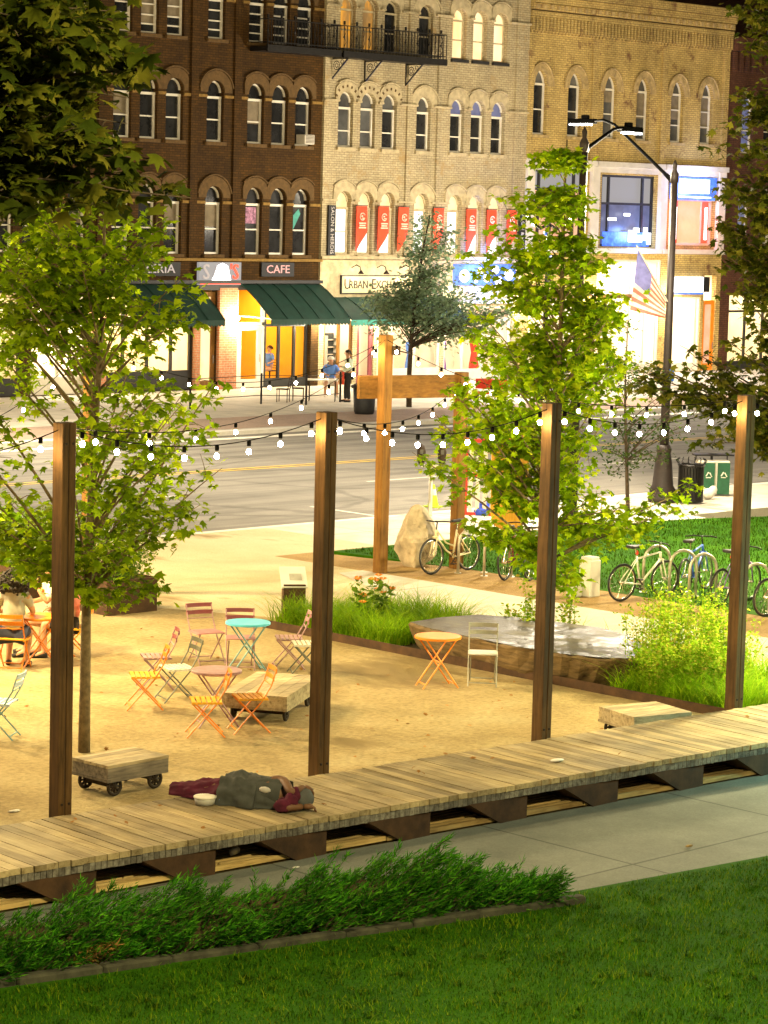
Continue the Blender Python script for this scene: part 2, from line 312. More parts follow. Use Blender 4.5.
# ------------------------------------------------------------------ mesh helpers
def link(o, parent=None):
    col.objects.link(o)
    if parent is not None: o.parent = parent
    return o
def tag(o, label=None, cat=None, group=None, kind=None):
    if label: o['label'] = label
    if cat: o['category'] = cat
    if group: o['group'] = group
    if kind: o['kind'] = kind
    return o
def thing(name, label, cat, loc=(0, 0, 0), rz=0., group=None):
    o = D.objects.new(name, None); o.empty_display_size = .3; link(o)
    o.location = loc; o.rotation_euler = (0, 0, rz)
    return tag(o, label, cat, group)
class MB:
    def __init__(s): s.v = []; s.f = []
    def add(s, v, f):
        n = len(s.v); s.v += [tuple(x) for x in v]; s.f += [tuple(i+n for i in q) for q in f]; return s
    def box(s, c, d, rz=0., M4=None):
        x, y, z = d[0]/2, d[1]/2, d[2]/2
        P = [Vector((a*x, b*y, e*z)) for e in (-1, 1) for a, b in ((-1, -1), (1, -1), (1, 1), (-1, 1))]
        m = Matrix.Rotation(rz, 3, 'Z') if M4 is None else M4
        P = [m @ p+Vector(c) for p in P]
        return s.add(P, [(3, 2, 1, 0), (4, 5, 6, 7), (0, 1, 5, 4), (1, 2, 6, 5), (2, 3, 7, 6), (3, 0, 4, 7)])
    def bar(s, p, q, w, h=None, up=(0, 0, 1)):
        p, q = Vector(p), Vector(q); h = h or w; d = (q-p); L = d.length
        if L < 1e-6: return s
        d.normalize(); u = Vector(up)
        if abs(d.dot(u)) > .98: u = Vector((1, 0, 0))
        a = d.cross(u).normalized(); b = a.cross(d)
        m = Matrix((a, d, b)).transposed()
        return s.box((p+q)/2, (w, L, h), M4=m)
    def tube(s, pts, r, seg=6, cap=True):
        pts = [Vector(p) for p in pts]; n = len(pts)
        rs = r if isinstance(r, (list, tuple)) else [r]*n
        base = len(s.v); prev = None
        for i, p in enumerate(pts):
            d = (pts[min(i+1, n-1)]-pts[max(i-1, 0)])
            d = d.normalized() if d.length > 1e-9 else Vector((0, 0, 1))
            if prev is None:
                u = Vector((0, 0, 1)) if abs(d.z) < .9 else Vector((1, 0, 0))
                a = d.cross(u).normalized()
            else:
                a = prev-d*prev.dot(d)
                a = a.normalized() if a.length > 1e-6 else d.orthogonal().normalized()
            prev = a; b = d.cross(a)
            for k in range(seg):
                t = 2*math.pi*k/seg; s.v.append(tuple(p+(a*math.cos(t)+b*math.sin(t))*rs[i]))
        for i in range(n-1):
            for k in range(seg):
                k2 = (k+1) % seg
                s.f.append((base+i*seg+k, base+i*seg+k2, base+(i+1)*seg+k2, base+(i+1)*seg+k))
        if cap:
            s.f.append(tuple(base+k for k in reversed(range(seg)))); s.f.append(tuple(base+(n-1)*seg+k for k in range(seg)))
        return s
    def lathe(s, prof, c=(0, 0, 0), seg=16, ax=None):
        m = Matrix.Identity(3) if ax is None else Vector((0, 0, 1)).rotation_difference(Vector(ax)).to_matrix()
        base = len(s.v); n = len(prof)
        for r, z in prof:
            for k in range(seg):
                t = 2*math.pi*k/seg; s.v.append(tuple(m @ Vector((r*math.cos(t), r*math.sin(t), z))+Vector(c)))
        for i in range(n-1):
            for k in range(seg):
                k2 = (k+1) % seg; s.f.append((base+i*seg+k, base+i*seg+k2, base+(i+1)*seg+k2, base+(i+1)*seg+k))
        s.f.append(tuple(base+k for k in reversed(range(seg)))); s.f.append(tuple(base+(n-1)*seg+k for k in range(seg)))
        return s
    def prism(s, poly, z0, z1):
        n = len(poly); P = [(x, y, z0) for x, y in poly]+[(x, y, z1) for x, y in poly]
        tri = tessellate_polygon([[Vector((x, y, 0)) for x, y in poly]])
        area = sum(poly[i][0]*poly[(i+1) % n][1]-poly[(i+1) % n][0]*poly[i][1] for i in range(n))
        F = []
        for t in tri:
            a = sum(poly[t[i]][0]*poly[t[(i+1) % 3]][1]-poly[t[(i+1) % 3]][0]*poly[t[i]][1] for i in range(3))
            t = t if a > 0 else t[::-1]
            F.append(tuple(i+n for i in t)); F.append(tuple(reversed(t)))
        for i in range(n):
            j = (i+1) % n
            F.append((i, j, j+n, i+n) if area > 0 else (j, i, i+n, j+n))
        return s.add(P, F)
    def vprism(s, poly, y0, y1):           # polygon in x,z pushed through in y
        t = MB().prism([(x, -z) for x, z in poly], y0, y1)
        return s.add([(x, z, -y) for x, y, z in t.v], t.f)
    def ring(s, c, r, tr, ax=(0, 1, 0), seg=28, ts=6, a0=0., a1=2*math.pi):
        m = Vector((0, 0, 1)).rotation_difference(Vector(ax)).to_matrix(); full = abs(a1-a0-2*math.pi) < 1e-6
        n = seg if full else seg+1; base = len(s.v)
        for i in range(n):
            t = a0+(a1-a0)*i/seg
            for k in range(ts):
                q = 2*math.pi*k/ts; rr = r+tr*math.cos(q)
                s.v.append(tuple(m @ Vector((rr*math.cos(t), rr*math.sin(t), tr*math.sin(q)))+Vector(c)))
        for i in range(n if full else n-1):
            j = (i+1) % n
            for k in range(ts):
                k2 = (k+1) % ts; s.f.append((base+i*ts+k, base+j*ts+k, base+j*ts+k2, base+i*ts+k2))
        return s
    def ball(s, c, r, seg=10, rings=7):
        rx, ry, rz_ = r if isinstance(r, (list, tuple)) else (r, r, r)
        base = len(s.v); c = Vector(c)
        s.v.append((c.x, c.y, c.z-rz_))
        for i in range(1, rings):
            t = -math.pi/2+math.pi*i/rings
            for k in range(seg):
                q = 2*math.pi*k/seg; s.v.append((c.x+rx*math.cos(t)*math.cos(q), c.y+ry*math.cos(t)*math.sin(q), c.z+rz_*math.sin(t)))
        s.v.append((c.x, c.y, c.z+rz_)); e = len(s.v)-1
        for k in range(seg):
            k2 = (k+1) % seg; s.f.append((base, base+1+k2, base+1+k)); s.f.append((e, e-seg+k, e-seg+k2))
            for i in range(rings-2):
                o = base+1+i*seg; s.f.append((o+k, o+k2, o+seg+k2, o+seg+k))
        return s
    def build(s, name, mat, parent=None, smooth=False, bevel=0.):
        me = D.meshes.new(name); me.from_pydata(s.v, [], s.f)
        me.materials.append(M[mat] if isinstance(mat, str) else mat)
        if smooth: me.polygons.foreach_set('use_smooth', [True]*len(me.polygons))
        me.update()
        o = link(D.objects.new(name, me), parent)
        if bevel:
            bm = bmesh.new(); bm.from_mesh(me); bmesh.ops.remove_doubles(bm, verts=bm.verts, dist=1e-5)
            bmesh.ops.bevel(bm, geom=[e for e in bm.edges if e.is_manifold and e.calc_face_angle(0) > .5], offset=bevel, segments=1, affect='EDGES', clamp_overlap=True)
            bm.to_mesh(me); bm.free()
        return o
def npmesh(name, V, T, mat, parent=None):
    V = np.asarray(V, np.float32); T = np.asarray(T, np.int32)
    me = D.meshes.new(name); me.vertices.add(len(V)); me.vertices.foreach_set('co', V.ravel())
    k = T.shape[1]; me.loops.add(T.size); me.loops.foreach_set('vertex_index', T.ravel())
    me.polygons.add(len(T)); me.polygons.foreach_set('loop_start', np.arange(0, T.size, k, dtype=np.int32))
    me.update(calc_edges=True); me.validate()
    me.materials.append(M[mat])
    return link(D.objects.new(name, me), parent)
def sheet(name, poly, z, mat, kind='structure', thick=None):
    m = MB()
    if thick: m.prism(poly, z-thick, z)
    else:
        t = tessellate_polygon([[Vector((x, y, 0)) for x, y in poly]])
        F = []
        for q in t:
            a = sum(poly[q[i]][0]*poly[q[(i+1) % 3]][1]-poly[q[(i+1) % 3]][0]*poly[q[i]][1] for i in range(3))
            F.append(q if a > 0 else q[::-1])
        m.add([(x, y, z) for x, y in poly], F)
    return tag(m.build(name, mat), kind=kind)
def text(s, name, size, mat, M4, parent, depth=.02, squash=1.):
    cu = D.curves.new(name, 'FONT'); cu.body = s; cu.size = size; cu.extrude = depth; cu.align_x = 'CENTER'; cu.align_y = 'CENTER'; cu.resolution_u = 2
    t = D.objects.new(name, cu); col.objects.link(t)
    bpy.context.view_layer.update()
    me = D.meshes.new_from_object(t.evaluated_get(bpy.context.evaluated_depsgraph_get()))
    D.objects.remove(t); D.curves.remove(cu)
    me.transform(Matrix.Diagonal((squash, 1, 1, 1))); me.transform(M4); me.materials.clear(); me.materials.append(M[mat])
    return link(D.objects.new(name, me), parent)
def facing(x, y, z, roll=0.):              # lettering upright on a wall that faces -Y
    return Matrix.Translation((x, y, z)) @ Matrix.Rotation(R(90), 4, 'X') @ Matrix.Rotation(roll, 4, 'Z')
def evalmesh(o):
    bpy.context.view_layer.update()
    me = D.meshes.new_from_object(o.evaluated_get(bpy.context.evaluated_depsgraph_get()))
    return me

# ------------------------------------------------------------------ leaves and plants
def maple_leaf():
    a = [90, 68, 42, 18, -12, -50, -90, -130, -168, 162, 138, 112]
    r = [1., .52, .9, .45, .62, .3, .22, .3, .62, .45, .9, .52]
    v = [(0, .05, .06)]+[(q*math.cos(R(t)), q*math.sin(R(t))+.25, -.22*q*q) for t, q in zip(a, r)]
    return np.array(v), np.array([(0, 1+i, 1+(i+1) % 12) for i in range(12)])
def oval_leaf():
    v = [(0, 0, 0), (.32, .45, -.04), (.25, .8, -.1), (0, 1.1, -.2), (-.25, .8, -.1), (-.32, .45, -.04), (0, .5, .08)]
    return np.array(v), np.array([(6, i, (i+1) % 6) for i in range(6)])
def scatter(P, size, tmpl, tilt=.8, rs=nr, axis=None):
    P = np.asarray(P); n = len(P); tv, tf = tmpl
    nrm = rs.normal(0, tilt, (n, 3)); nrm[:, 2] = np.abs(nrm[:, 2])*.4+1.0
    nrm /= np.linalg.norm(nrm, axis=1)[:, None]
    a = rs.normal(0, 1, (n, 3)) if axis is None else axis+rs.normal(0, .5, (n, 3))
    a -= nrm*(a*nrm).sum(1)[:, None]; a /= np.linalg.norm(a, axis=1)[:, None]
    b = np.cross(a, nrm)
    s = (size*rs.uniform(.6, 1.25, n))[:, None, None]
    V = P[:, None, :]+s*(tv[None, :, 0:1]*b[:, None, :]+tv[None, :, 1:2]*a[:, None, :]+tv[None, :, 2:3]*nrm[:, None, :])
    T = tf[None]+(np.arange(n)*len(tv))[:, None, None]
    return V.reshape(-1, 3), T.reshape(-1, 3)
MAPLE, OVAL = maple_leaf(), oval_leaf()
def bez(p0, p1, p2, n=6):
    return [(1-t)**2*p0+2*t*(1-t)*p1+t*t*p2 for t in [i/(n-1) for i in range(n)]]
def make_tree(name, label, base, trunk, trunk_r, limbs, leaf, leafmat_, barkmat, seed, twigs=5, per=12, spread=.3, group=None, tmpl=MAPLE, flat=.45, tilt=.8, start=.4):
    """trunk: list of points; limbs: list of (t along the trunk, end point, sag)"""
    rr = random.Random(seed); rs = np.random.RandomState(seed)
    t = thing(name, label, 'tree', base, 0, group)
    off = Vector(base); m = MB(); n = len(trunk)
    m.tube([p-off for p in trunk], [trunk_r*(1-.82*i/(n-1)) for i in range(n)], 8)
    P = []; A = []
    def on(tt):
        x = tt*(n-1); i = min(int(x), n-2); return trunk[i].lerp(trunk[i+1], x-i)
    for (tt, end, lift) in limbs:
        p0 = on(tt); mid = p0.lerp(end, .5)+Vector((0, 0, lift))
        pts = bez(p0, mid, end, 7); L = (end-p0).length
        r0 = min(trunk_r*(1-.82*tt)*.5, .008+.0065*L)
        m.tube([p-off for p in pts], [r0*(1-.8*i/6) for i in range(7)], 5)
        for k in range(twigs):
            s = start+(1-start)*(k+rr.random()*.8)/twigs; s = min(s, 1)
            i = min(int(s*6), 5); q = pts[i].lerp(pts[i+1], s*6-i)
            d = Vector((rr.gauss(0, 1), rr.gauss(0, 1), rr.gauss(.1, .5))).normalized()*spread*rr.uniform(.5, 1.3)*min(1, .4+L*.5)
            if k == twigs-1: d *= .4
            e = q+d
            m.tube([q-off, q.lerp(e, .5)+Vector((0, 0, .03))-off, e-off], [.007, .005, .003], 4, False)
            c = int(per*rr.uniform(.6, 1.4))
            for _ in range(c):
                u = rr.random(); w = q.lerp(e, .25+.9*u)
                P.append((w.x+rr.gauss(0, spread*.42), w.y+rr.gauss(0, spread*.42), w.z+rr.gauss(-.02, spread*flat*.5)))
                A.append(tuple(d.normalized()*.7+Vector((0, 0, -.35))))
    m.build('trunk', barkmat, t, True)
    V, T = scatter(np.array(P)-np.array(off), leaf, tmpl, tilt, rs, np.array(A))
    npmesh('crown', V, T, leafmat_, t)
    return t
def envelope_limbs(trunk, prof, n, seed, rise=.5, lift=.15, rmin=.6):
    """prof: list of (z, centre x, centre y, radius)"""
    rr = random.Random(seed); out = []
    zs = [p[0] for p in prof]; zt0, zt1 = trunk[0].z, trunk[-1].z
    for i in range(n):
        z = zs[0]+(zs[-1]-zs[0])*((i+rr.random())/n)
        k = 0
        while k < len(prof)-2 and z > prof[k+1][0]: k += 1
        a, b = prof[k], prof[k+1]; f = min(1, max(0, (z-a[0])/(b[0]-a[0])))
        cx, cy, rad = [a[j]+(b[j]-a[j])*f for j in (1, 2, 3)]
        th = i*2.39996+rr.uniform(-.3, .3); r = rad*rr.uniform(rmin, 1.05)
        e = Vector((cx+r*math.cos(th), cy+r*math.sin(th), z))
        zst = max(zt0+.45*(zs[0]-zt0), min(zt1-.1, z-rise*r*rr.uniform(.7, 1.3)))
        out.append(((zst-zt0)/(zt1-zt0), e, lift*r))
    return out
def blades(P, h, w, lean, rs, seg=2):
    """curved tapered blades of grass"""
    n = len(P); th = rs.uniform(0, 2*np.pi, n); d = np.stack([np.cos(th), np.sin(th), np.zeros(n)], 1); sd = np.stack([-np.sin(th), np.cos(th), np.zeros(n)], 1)
    hh = h*rs.uniform(.5, 1.3, n); ln = lean*rs.uniform(.3, 1.5, n)*hh; V = []
    ts = np.linspace(0, 1, seg+1)
    for t in ts:
        c = P+d*(ln*t*t)[:, None]; c = c+np.stack([np.zeros(n), np.zeros(n), hh*t*(1-.25*lean*t)], 1); ww = w*(1-t)**.7 if t < 1 else 0
        if t < 1: V += [c-sd*ww/2, c+sd*ww/2]
        else: V += [c]
    k = len(V); V = np.stack(V, 1).reshape(-1, 3); T = []
    for i in range(seg-1): a = 2*i; T += [(a, a+1, a+3), (a, a+3, a+2)]
    a = 2*(seg-1); T += [(a, a+1, a+2)]
    T = (np.array(T)[None]+(np.arange(n)*k)[:, None, None]).reshape(-1, 3)
    return V, T
def inpoly(p, poly):
    x, y = p[:, 0], p[:, 1]; ins = np.zeros(len(p), bool); n = len(poly)
    for i in range(n):
        x0, y0 = poly[i]; x1, y1 = poly[(i+1) % n]
        c = ((y0 > y) != (y1 > y)) & (x < (x1-x0)*(y-y0)/(y1-y0+1e-12)+x0); ins ^= c
    return ins
def fill(poly, n, rs):
    a = np.array(poly); lo, hi = a.min(0), a.max(0); out = np.zeros((0, 2))
    while len(out) < n:
        p = rs.uniform(lo, hi, (n*2, 2)); out = np.concatenate([out, p[inpoly(p, poly)]])
    return out[:n]
def z0(p, z=0.): return np.concatenate([p, np.full((len(p), 1), z)], 1)
# ------------------------------------------------------------------ the ground
FV = 72.                                    # building line
tag(MB().box((60, 40, -.5), (900, 900, .3)).build('ground', 'base_ground'), kind='structure')
sheet('road', [(-60, 40.2), (260, 40.2), (260, 58.), (-60, 58.)], -.10, 'asphalt', thick=.2)
sheet('plaza', [(-20, 20.3), (30, 20.3), (30, 27), (27.2, 33.0), (-20, 33.0)], 0., 'gravel', thick=.3)
sheet('plaza_paving', [(-20, 33.0), (27.2, 33.0), (29.9, 27), (30, 20), (33.2, 20), (33.2, 36.6), (36, 36.6), (36, 40.0), (-20, 40.0)], -.004, 'plaza_concrete', thick=.3)
sheet('path', [(30, 5), (33.2, 5), (33.2, 34.2), (32.6, 34.2), (30.1, 29.2)], .006, 'concrete')
sheet('pavement', [(36, 36.6), (260, 36.6), (260, 40.), (36, 40.)], -.002, 'concrete', thick=.3)
sheet('kerb', [(-60, 40.0), (260, 40.0), (260, 40.2), (-60, 40.2)], .003, 'pale_kerb', thick=.25)
sheet('kerb', [(-60, 58.), (260, 58.), (260, 58.35), (-60, 58.35)], .02, 'pale_kerb', thick=.25)  # far kerb; its pale tone stands in for the headlight streak along it
sheet('pavement', [(-60, 58.35), (260, 58.35), (260, FV+.6), (-60, FV+.6)], .0, 'concrete', thick=.3)
sheet('brick_paving', [(-60, 58.7), (260, 58.7), (260, 62.0), (-60, 62.0)], .006, 'brick_paving')
sheet('lit_paving_patch', [(40.2, 36.7), (45.6, 36.0), (45.9, 37.6), (41.0, 38.6)], .006, 'pale_kerb')  # pale sheet: a pool of lamp light painted on the pavement
sheet('bike_strip', [(33.2, 20), (35.0, 20), (35.0, 33.3), (34.2, 36.6), (33.2, 36.6)], .0, 'dirt', thick=.3)
LAWN2 = [(35.0, 15), (75, 15), (75, 26), (47.2, 35.4), (44.5, 36.3), (36.9, 36.5), (34.6, 36.5), (35.0, 33.3)]
sheet('lawn', LAWN2, .004, 'lawn', thick=.3)
FPATH = [(-20, 16.42), (19, 16.42), (60, 15.6), (60, 18.25), (-20, 18.27)]
sheet('path', [(-40, 12), (80, 12), (80, 14.96), (-40, 22.98)], -.012, 'path_concrete', thick=.3)
sheet('deck_bed', [(-20, 21.63), (60, 16.28), (60, 20.29), (-20, 20.29)], -.02, 'soil', thick=.3)
for a, b_ in ((31.65, .22), (33.25, .22)):
    sheet('crossing_line', [(a-b_, 40.4), (a+b_, 40.4), (a+b_, 57.6), (a-b_, 57.6)], -.094, 'paint_line')
for k in range(9):
    sheet('lane_line', [(36+k*9., 46.2), (39.2+k*9, 46.2), (39.2+k*9, 46.32), (36+k*9., 46.32)], -.094, 'paint_line')
for k in range(8):
    sheet('bay_line', [(40.+k*6.4, 40.6), (40.12+k*6.4, 40.6), (40.12+k*6.4, 43.), (40.+k*6.4, 43.)], -.094, 'paint_line')
for dv in (0, .3): sheet('centre_line', [(-60, 50.0+dv), (260, 50.0+dv), (260, 50.12+dv), (-60, 50.12+dv)], -.094, 'yellow_line')
sheet('painted_light_streak', [(-60, 56.9), (260, 56.9), (260, 57.35), (-60, 57.35)], -.094, 'white_paint')  # streak of headlights along the far kerb, painted as a white strip
# foreground lawn with its turf
FL = [(5, 8), (40, 8), (40, 15.0), (21.66, 16.1), (18.8, 16.45), (18.56, 16.12), (15.54, 16.82), (12.95, 17.38), (5, 19.)]
sheet('lawn', FL, .004, 'lawn', thick=.2)
rs = np.random.RandomState(3)
p = fill([(9.5, 12), (24, 12), (24, 15.85), (21.66, 16.0), (18.75, 16.38), (18.5, 16.08), (15.54, 16.72), (12.95, 17.26), (9.5, 17.9)], 105000, rs)
cl = np.sin(p[:, 0]*3.1+1.3*np.sin(p[:, 1]*4.3))*np.sin(p[:, 1]*5.1+p[:, 0]*1.7)
V, T = blades(z0(p), .052*(1+.35*cl), .0085, .75, rs)
ct = fill([(9.5, 12), (24, 12), (24, 15.8), (18.6, 16.0), (12.95, 17.2), (9.5, 17.8)], 420, rs)
tf = np.repeat(ct, 26, 0)+rs.normal(0, .035, (len(ct)*26, 2)); V2, T2 = blades(z0(tf), .085, .011, 1.1, rs); V = np.concatenate([V, V2]); T = np.concatenate([T, T2+len(V)-len(V2)])
tag(npmesh('grass', V, T, 'grass_blade'), kind='stuff')
p = fill([(35.1, 18), (62, 18), (62, 29.5), (47.1, 35.2), (44.5, 36.1), (36.9, 36.3), (34.7, 36.3), (35.1, 33.2)], 60000, rs)
V, T = blades(z0(p), .085, .022, .7, rs)
tag(npmesh('grass', V, T, 'far_grass'), kind='stuff')

# ------------------------------------------------------------------ buildings
def AB(mb, name, mat, parent, root, smooth=False, bevel=0.):
    o = mb.build(name, mat, parent, smooth, bevel); o.data.transform(Matrix.Translation(-Vector(root.location))); return o
def ATX(s, name, size, mat, M4, parent, root, depth=.02, squash=1.):
    o = text(s, name, size, mat, M4, parent, depth, squash); o.data.transform(Matrix.Translation(-Vector(root.location))); return o
def arch_pts(uc, hw, zsp, apex, n=10, z0_=None):
    h = apex-zsp
    return [(uc+hw*math.cos(math.pi*i/n), zsp+h*math.sin(math.pi*i/n)) for i in range(n+1)]
def opening(uc, hw, zs, zsp, apex):
    return [(uc-hw, zs), (uc+hw, zs)]+arch_pts(uc, hw, zsp, apex)
def wall(root, u0, u1, zt, holes, mat, depth=.26, back=13., roofmat='black_board'):
    m = MB(); polys = [[Vector((x, z, 0)) for x, z in [(u0, -.1), (u1, -.1), (u1, zt), (u0, zt)]]]+[[Vector((x, z, 0)) for x, z in h] for h in holes]
    flat = [p for q in polys for p in q]
    F = []
    for t in tessellate_polygon(polys):
        a = sum(flat[t[i]].x*flat[t[(i+1) % 3]].y-flat[t[(i+1) % 3]].x*flat[t[i]].y for i in range(3))
        F.append(t if a > 0 else t[::-1])
    m.add([(p.x, FV, p.y) for p in flat], F)
    for h in holes:
        n = len(h); m.add([(x, FV, z) for x, z in h]+[(x, FV+depth, z) for x, z in h], [(i, i+n, (i+1) % n+n, (i+1) % n) for i in range(n)])
    m.add([(u0, FV, -.1), (u0, FV, zt), (u0, FV+back, zt), (u0, FV+back, -.1), (u1, FV, -.1), (u1, FV, zt), (u1, FV+back, zt), (u1, FV+back, -.1)],
          [(0, 1, 2, 3), (7, 6, 5, 4), (3, 2, 6, 7)])
    AB(m, 'wall', mat, root, root)
    AB(MB().box(((u0+u1)/2, FV+back/2, zt-.15), (u1-u0-.04, back-.1, .2)), 'roof', roofmat, root, root)
def window(root, uc, hw, zs, ztr, zsp, apex, pane, tymp=None, frame='white_paint', depth=.2, bars=(.5,), hood=None, hoodmat='brown_stone', clip=.59, sillmat='cream_stone', fw=.075, ring=.36, proud=.06):
    """sash window with an arched head light; frame is the part, panes, sill and hood its pieces"""
    y = FV+depth; m = MB()
    for x in (uc-hw+fw/2, uc+hw-fw/2): m.box((x, y, (zs+ztr)/2), (fw, .09, ztr-zs))
    m.box((uc, y+.002, zs+fw/2), (2*hw-2*fw, .085, fw)); m.box((uc, y-.004, ztr), (2*hw, .11, fw*1.25))
    for b in bars: m.box((uc, y+.003, zs+(ztr-zs)*b), (2*hw-2*fw, .08, .05))
    if apex > ztr+.1:
        o = arch_pts(uc, hw, zsp, apex, 12); i = arch_pts(uc, hw-.055, zsp, apex-.055, 12)
        for k in range(12):
            a, b, c, d = o[k], o[k+1], i[k+1], i[k]
            m.add([(q[0], y-.04, q[1]) for q in (a, b, c, d)]+[(q[0], y+.04, q[1]) for q in (a, b, c, d)], [(0, 3, 2, 1), (2, 3, 7, 6)])
    f = AB(m, 'window', frame, root, root)
    AB(MB().vprism([(uc-hw+.01, zs+.01), (uc+hw-.01, zs+.01), (uc+hw-.01, ztr), (uc-hw+.01, ztr)], y+.02, y+.05), 'pane', pane, f, root)
    if apex > ztr+.1:
        AB(MB().vprism([(uc-hw+.01, ztr+.004), (uc+hw-.01, ztr+.004)]+arch_pts(uc, hw-.01, max(zsp, ztr+.01), apex-.01, 12), y+.022, y+.052), 'pane', tymp or pane, f, root)
    AB(MB().box((uc, FV+.02, zs-.07), (2*hw+.16, .26, .12)), 'sill', sillmat, f, root)
    if hood:
        o = arch_pts(uc, hw+ring, zsp, apex+ring, 16); i = arch_pts(uc, hw+.004, zsp, apex+.004, 16)
        cx = lambda q: (min(max(q[0], uc-clip), uc+clip), q[1])
        m = MB()
        for k in range(16):
            q = [cx(o[k]), cx(o[k+1]), cx(i[k+1]), cx(i[k])]
            m.add([(a, FV-proud, b) for a, b in q]+[(a, FV+.02, b) for a, b in q], [(0, 3, 2, 1), (0, 1, 5, 4), (2, 3, 7, 6)])
        q = [cx(o[0]), cx(i[0])]
        for q in ((o[0], i[0]), (i[-1], o[-1])):
            q = [cx(q[0]), cx(q[1])]
            m.add([(q[0][0], FV-proud, q[0][1]), (q[1][0], FV-proud, q[1][1]), (q[1][0], FV+.02, q[1][1]), (q[0][0], FV+.02, q[0][1])], [(0, 1, 2, 3)])
        AB(m, 'hood', hoodmat, f, root)
        # a thin raised label mould round the hood
        m = MB(); o2 = arch_pts(uc, hw+ring+.05, zsp, apex+ring+.05, 16)
        pts = [q for q in o2 if abs(q[0]-uc) <= clip+.001]
        if len(pts) > 1: m.tube([(a, FV-proud-.01, b) for a, b in pts], .035, 5); AB(m, 'mould', hoodmat, f, root)
    return f
def room(root, u0, u1, z0_, z1, d, wallmat, floormat='dark_wood_floor', lit=None, power=0, colr=(1, .8, .5), y0=.34):
    y0 = FV+y0; y1 = FV+d; m = MB()
    m.add([(u0, y1, z0_), (u1, y1, z0_), (u1, y1, z1), (u0, y1, z1), (u0, y0, z0_), (u0, y0, z1), (u1, y0, z0_), (u1, y0, z1)],
          [(0, 1, 2, 3), (4, 0, 3, 5), (1, 6, 7, 2), (3, 2, 7, 5)])
    AB(m, 'interior', wallmat, root, root)
    AB(MB().box(((u0+u1)/2, (y0+y1)/2, z0_-.03), (u1-u0, y1-y0, .05)), 'floor', floormat, root, root)
    if power:
        m = MB().box(((u0+u1)/2, (y0+y1)/2, z1-.06), ((u1-u0)*.5, .5, .06)); AB(m, 'ceiling_light', 'ceiling_lit', root, root)
        l = D.lights.new('room_light', 'AREA'); l.shape = 'RECTANGLE'; l.size = (u1-u0)*.8; l.size_y = (y1-y0)*.7; l.energy = power; l.color = colr
        o = link(D.objects.new('room_light', l)); o.location = ((u0+u1)/2, (y0+y1)/2, z1-.14)
def shopfront(root, u0, u1, z0_, z1, mull, mat, trans=None, fr=.09, base=.35, basemat=None, pane='glass', y=.1):
    m = MB(); y = FV+y
    m.box(((u0+u1)/2, y, z1-fr/2), (u1-u0, .1, fr)); m.box(((u0+u1)/2, y, z0_+base/2), (u1-u0, .12, base))
    for x in [u0+fr/2]+list(mull)+[u1-fr/2]: m.box((x, y, (z0_+base+z1-fr)/2), (fr, .1, z1-z0_-base-fr))
    if trans: m.box(((u0+u1)/2, y-.003, trans), (u1-u0-2*fr, .09, .1))
    f = AB(m, 'shop_window', mat, root, root)
    AB(MB().box(((u0+u1)/2, y+.02, (z0_+z1)/2), (u1-u0-.02, .012, z1-z0_-.04)), 'pane', pane, f, root)
    return f
def door(root, u0, u1, z1, mat, pane='glass', y=.1):
    m = MB(); y = FV+y; w = u1-u0
    m.box(((u0+u1)/2, y, z1-.09), (w, .08, .18)); m.box(((u0+u1)/2, y, .16), (w, .08, .32))
    for x in (u0+.09, u1-.09): m.box((x, y, (z1-.18+.32)/2), (.18, .08, z1-.5))
    d = AB(m, 'door', mat, root, root)
    AB(MB().box(((u0+u1)/2, y+.02, z1/2), (w-.05, .012, z1-.1)), 'pane', pane, d, root)
    AB(MB().bar((u1-.1, y-.09, .95), (u1-.1, y-.09, 1.25), .03), 'handle', 'chrome', d, root)
def awning(root, u0, u1, ztop, zbot, proj, mat='green_awning', trim=None, ribs=5):
    n = 8; m = MB(); y1 = FV-proj
    prof = [(FV-.03-(proj-.03)*t, ztop-(ztop-zbot)*(t**1.25)) for t in [i/n for i in range(n+1)]]
    for s, dz in ((0, 0), (1, -.025)):
        V = [(u, y, z+dz) for y, z in prof for u in (u0, u1)]
        F = [(2*i, 2*i+2, 2*i+3, 2*i+1) for i in range(n)]
        m.add(V, F if s == 0 else [q[::-1] for q in F])
    a = AB(m, 'awning', mat, root, root, True)
    m = MB(); k = int((u1-u0)/.16)
    for i in range(k):
        a0, a1 = u0+(u1-u0)*i/k, u0+(u1-u0)*(i+1)/k; mid = (a0+a1)/2
        m.add([(a0, y1, zbot), (a1, y1, zbot), (a1, y1, zbot-.17), (mid, y1-.01, zbot-.24), (a0, y1, zbot-.17)]+[(a0, y1+.02, zbot), (a1, y1+.02, zbot), (a1, y1+.02, zbot-.17), (mid, y1+.01, zbot-.24), (a0, y1+.02, zbot-.17)], [(4, 3, 2, 1, 0), (5, 6, 7, 8, 9)])
    AB(m, 'valance', mat if not trim else trim, a, root)
    for i in range(ribs+1):
        u = u0+(u1-u0)*i/ribs; AB(MB().tube([(u, y-.01, z+.012) for y, z in prof], .014, 4), 'seam', mat, a, root)
    m = MB()
    for u in (u0+.02, u1-.02): m.bar((u, FV, zbot+.05), (u, y1+.03, zbot+.02), .03)
    m.bar((u0, y1+.03, zbot-.01), (u1, y1+.03, zbot-.01), .035)
    AB(m, 'awning_frame', 'galv', a, root)

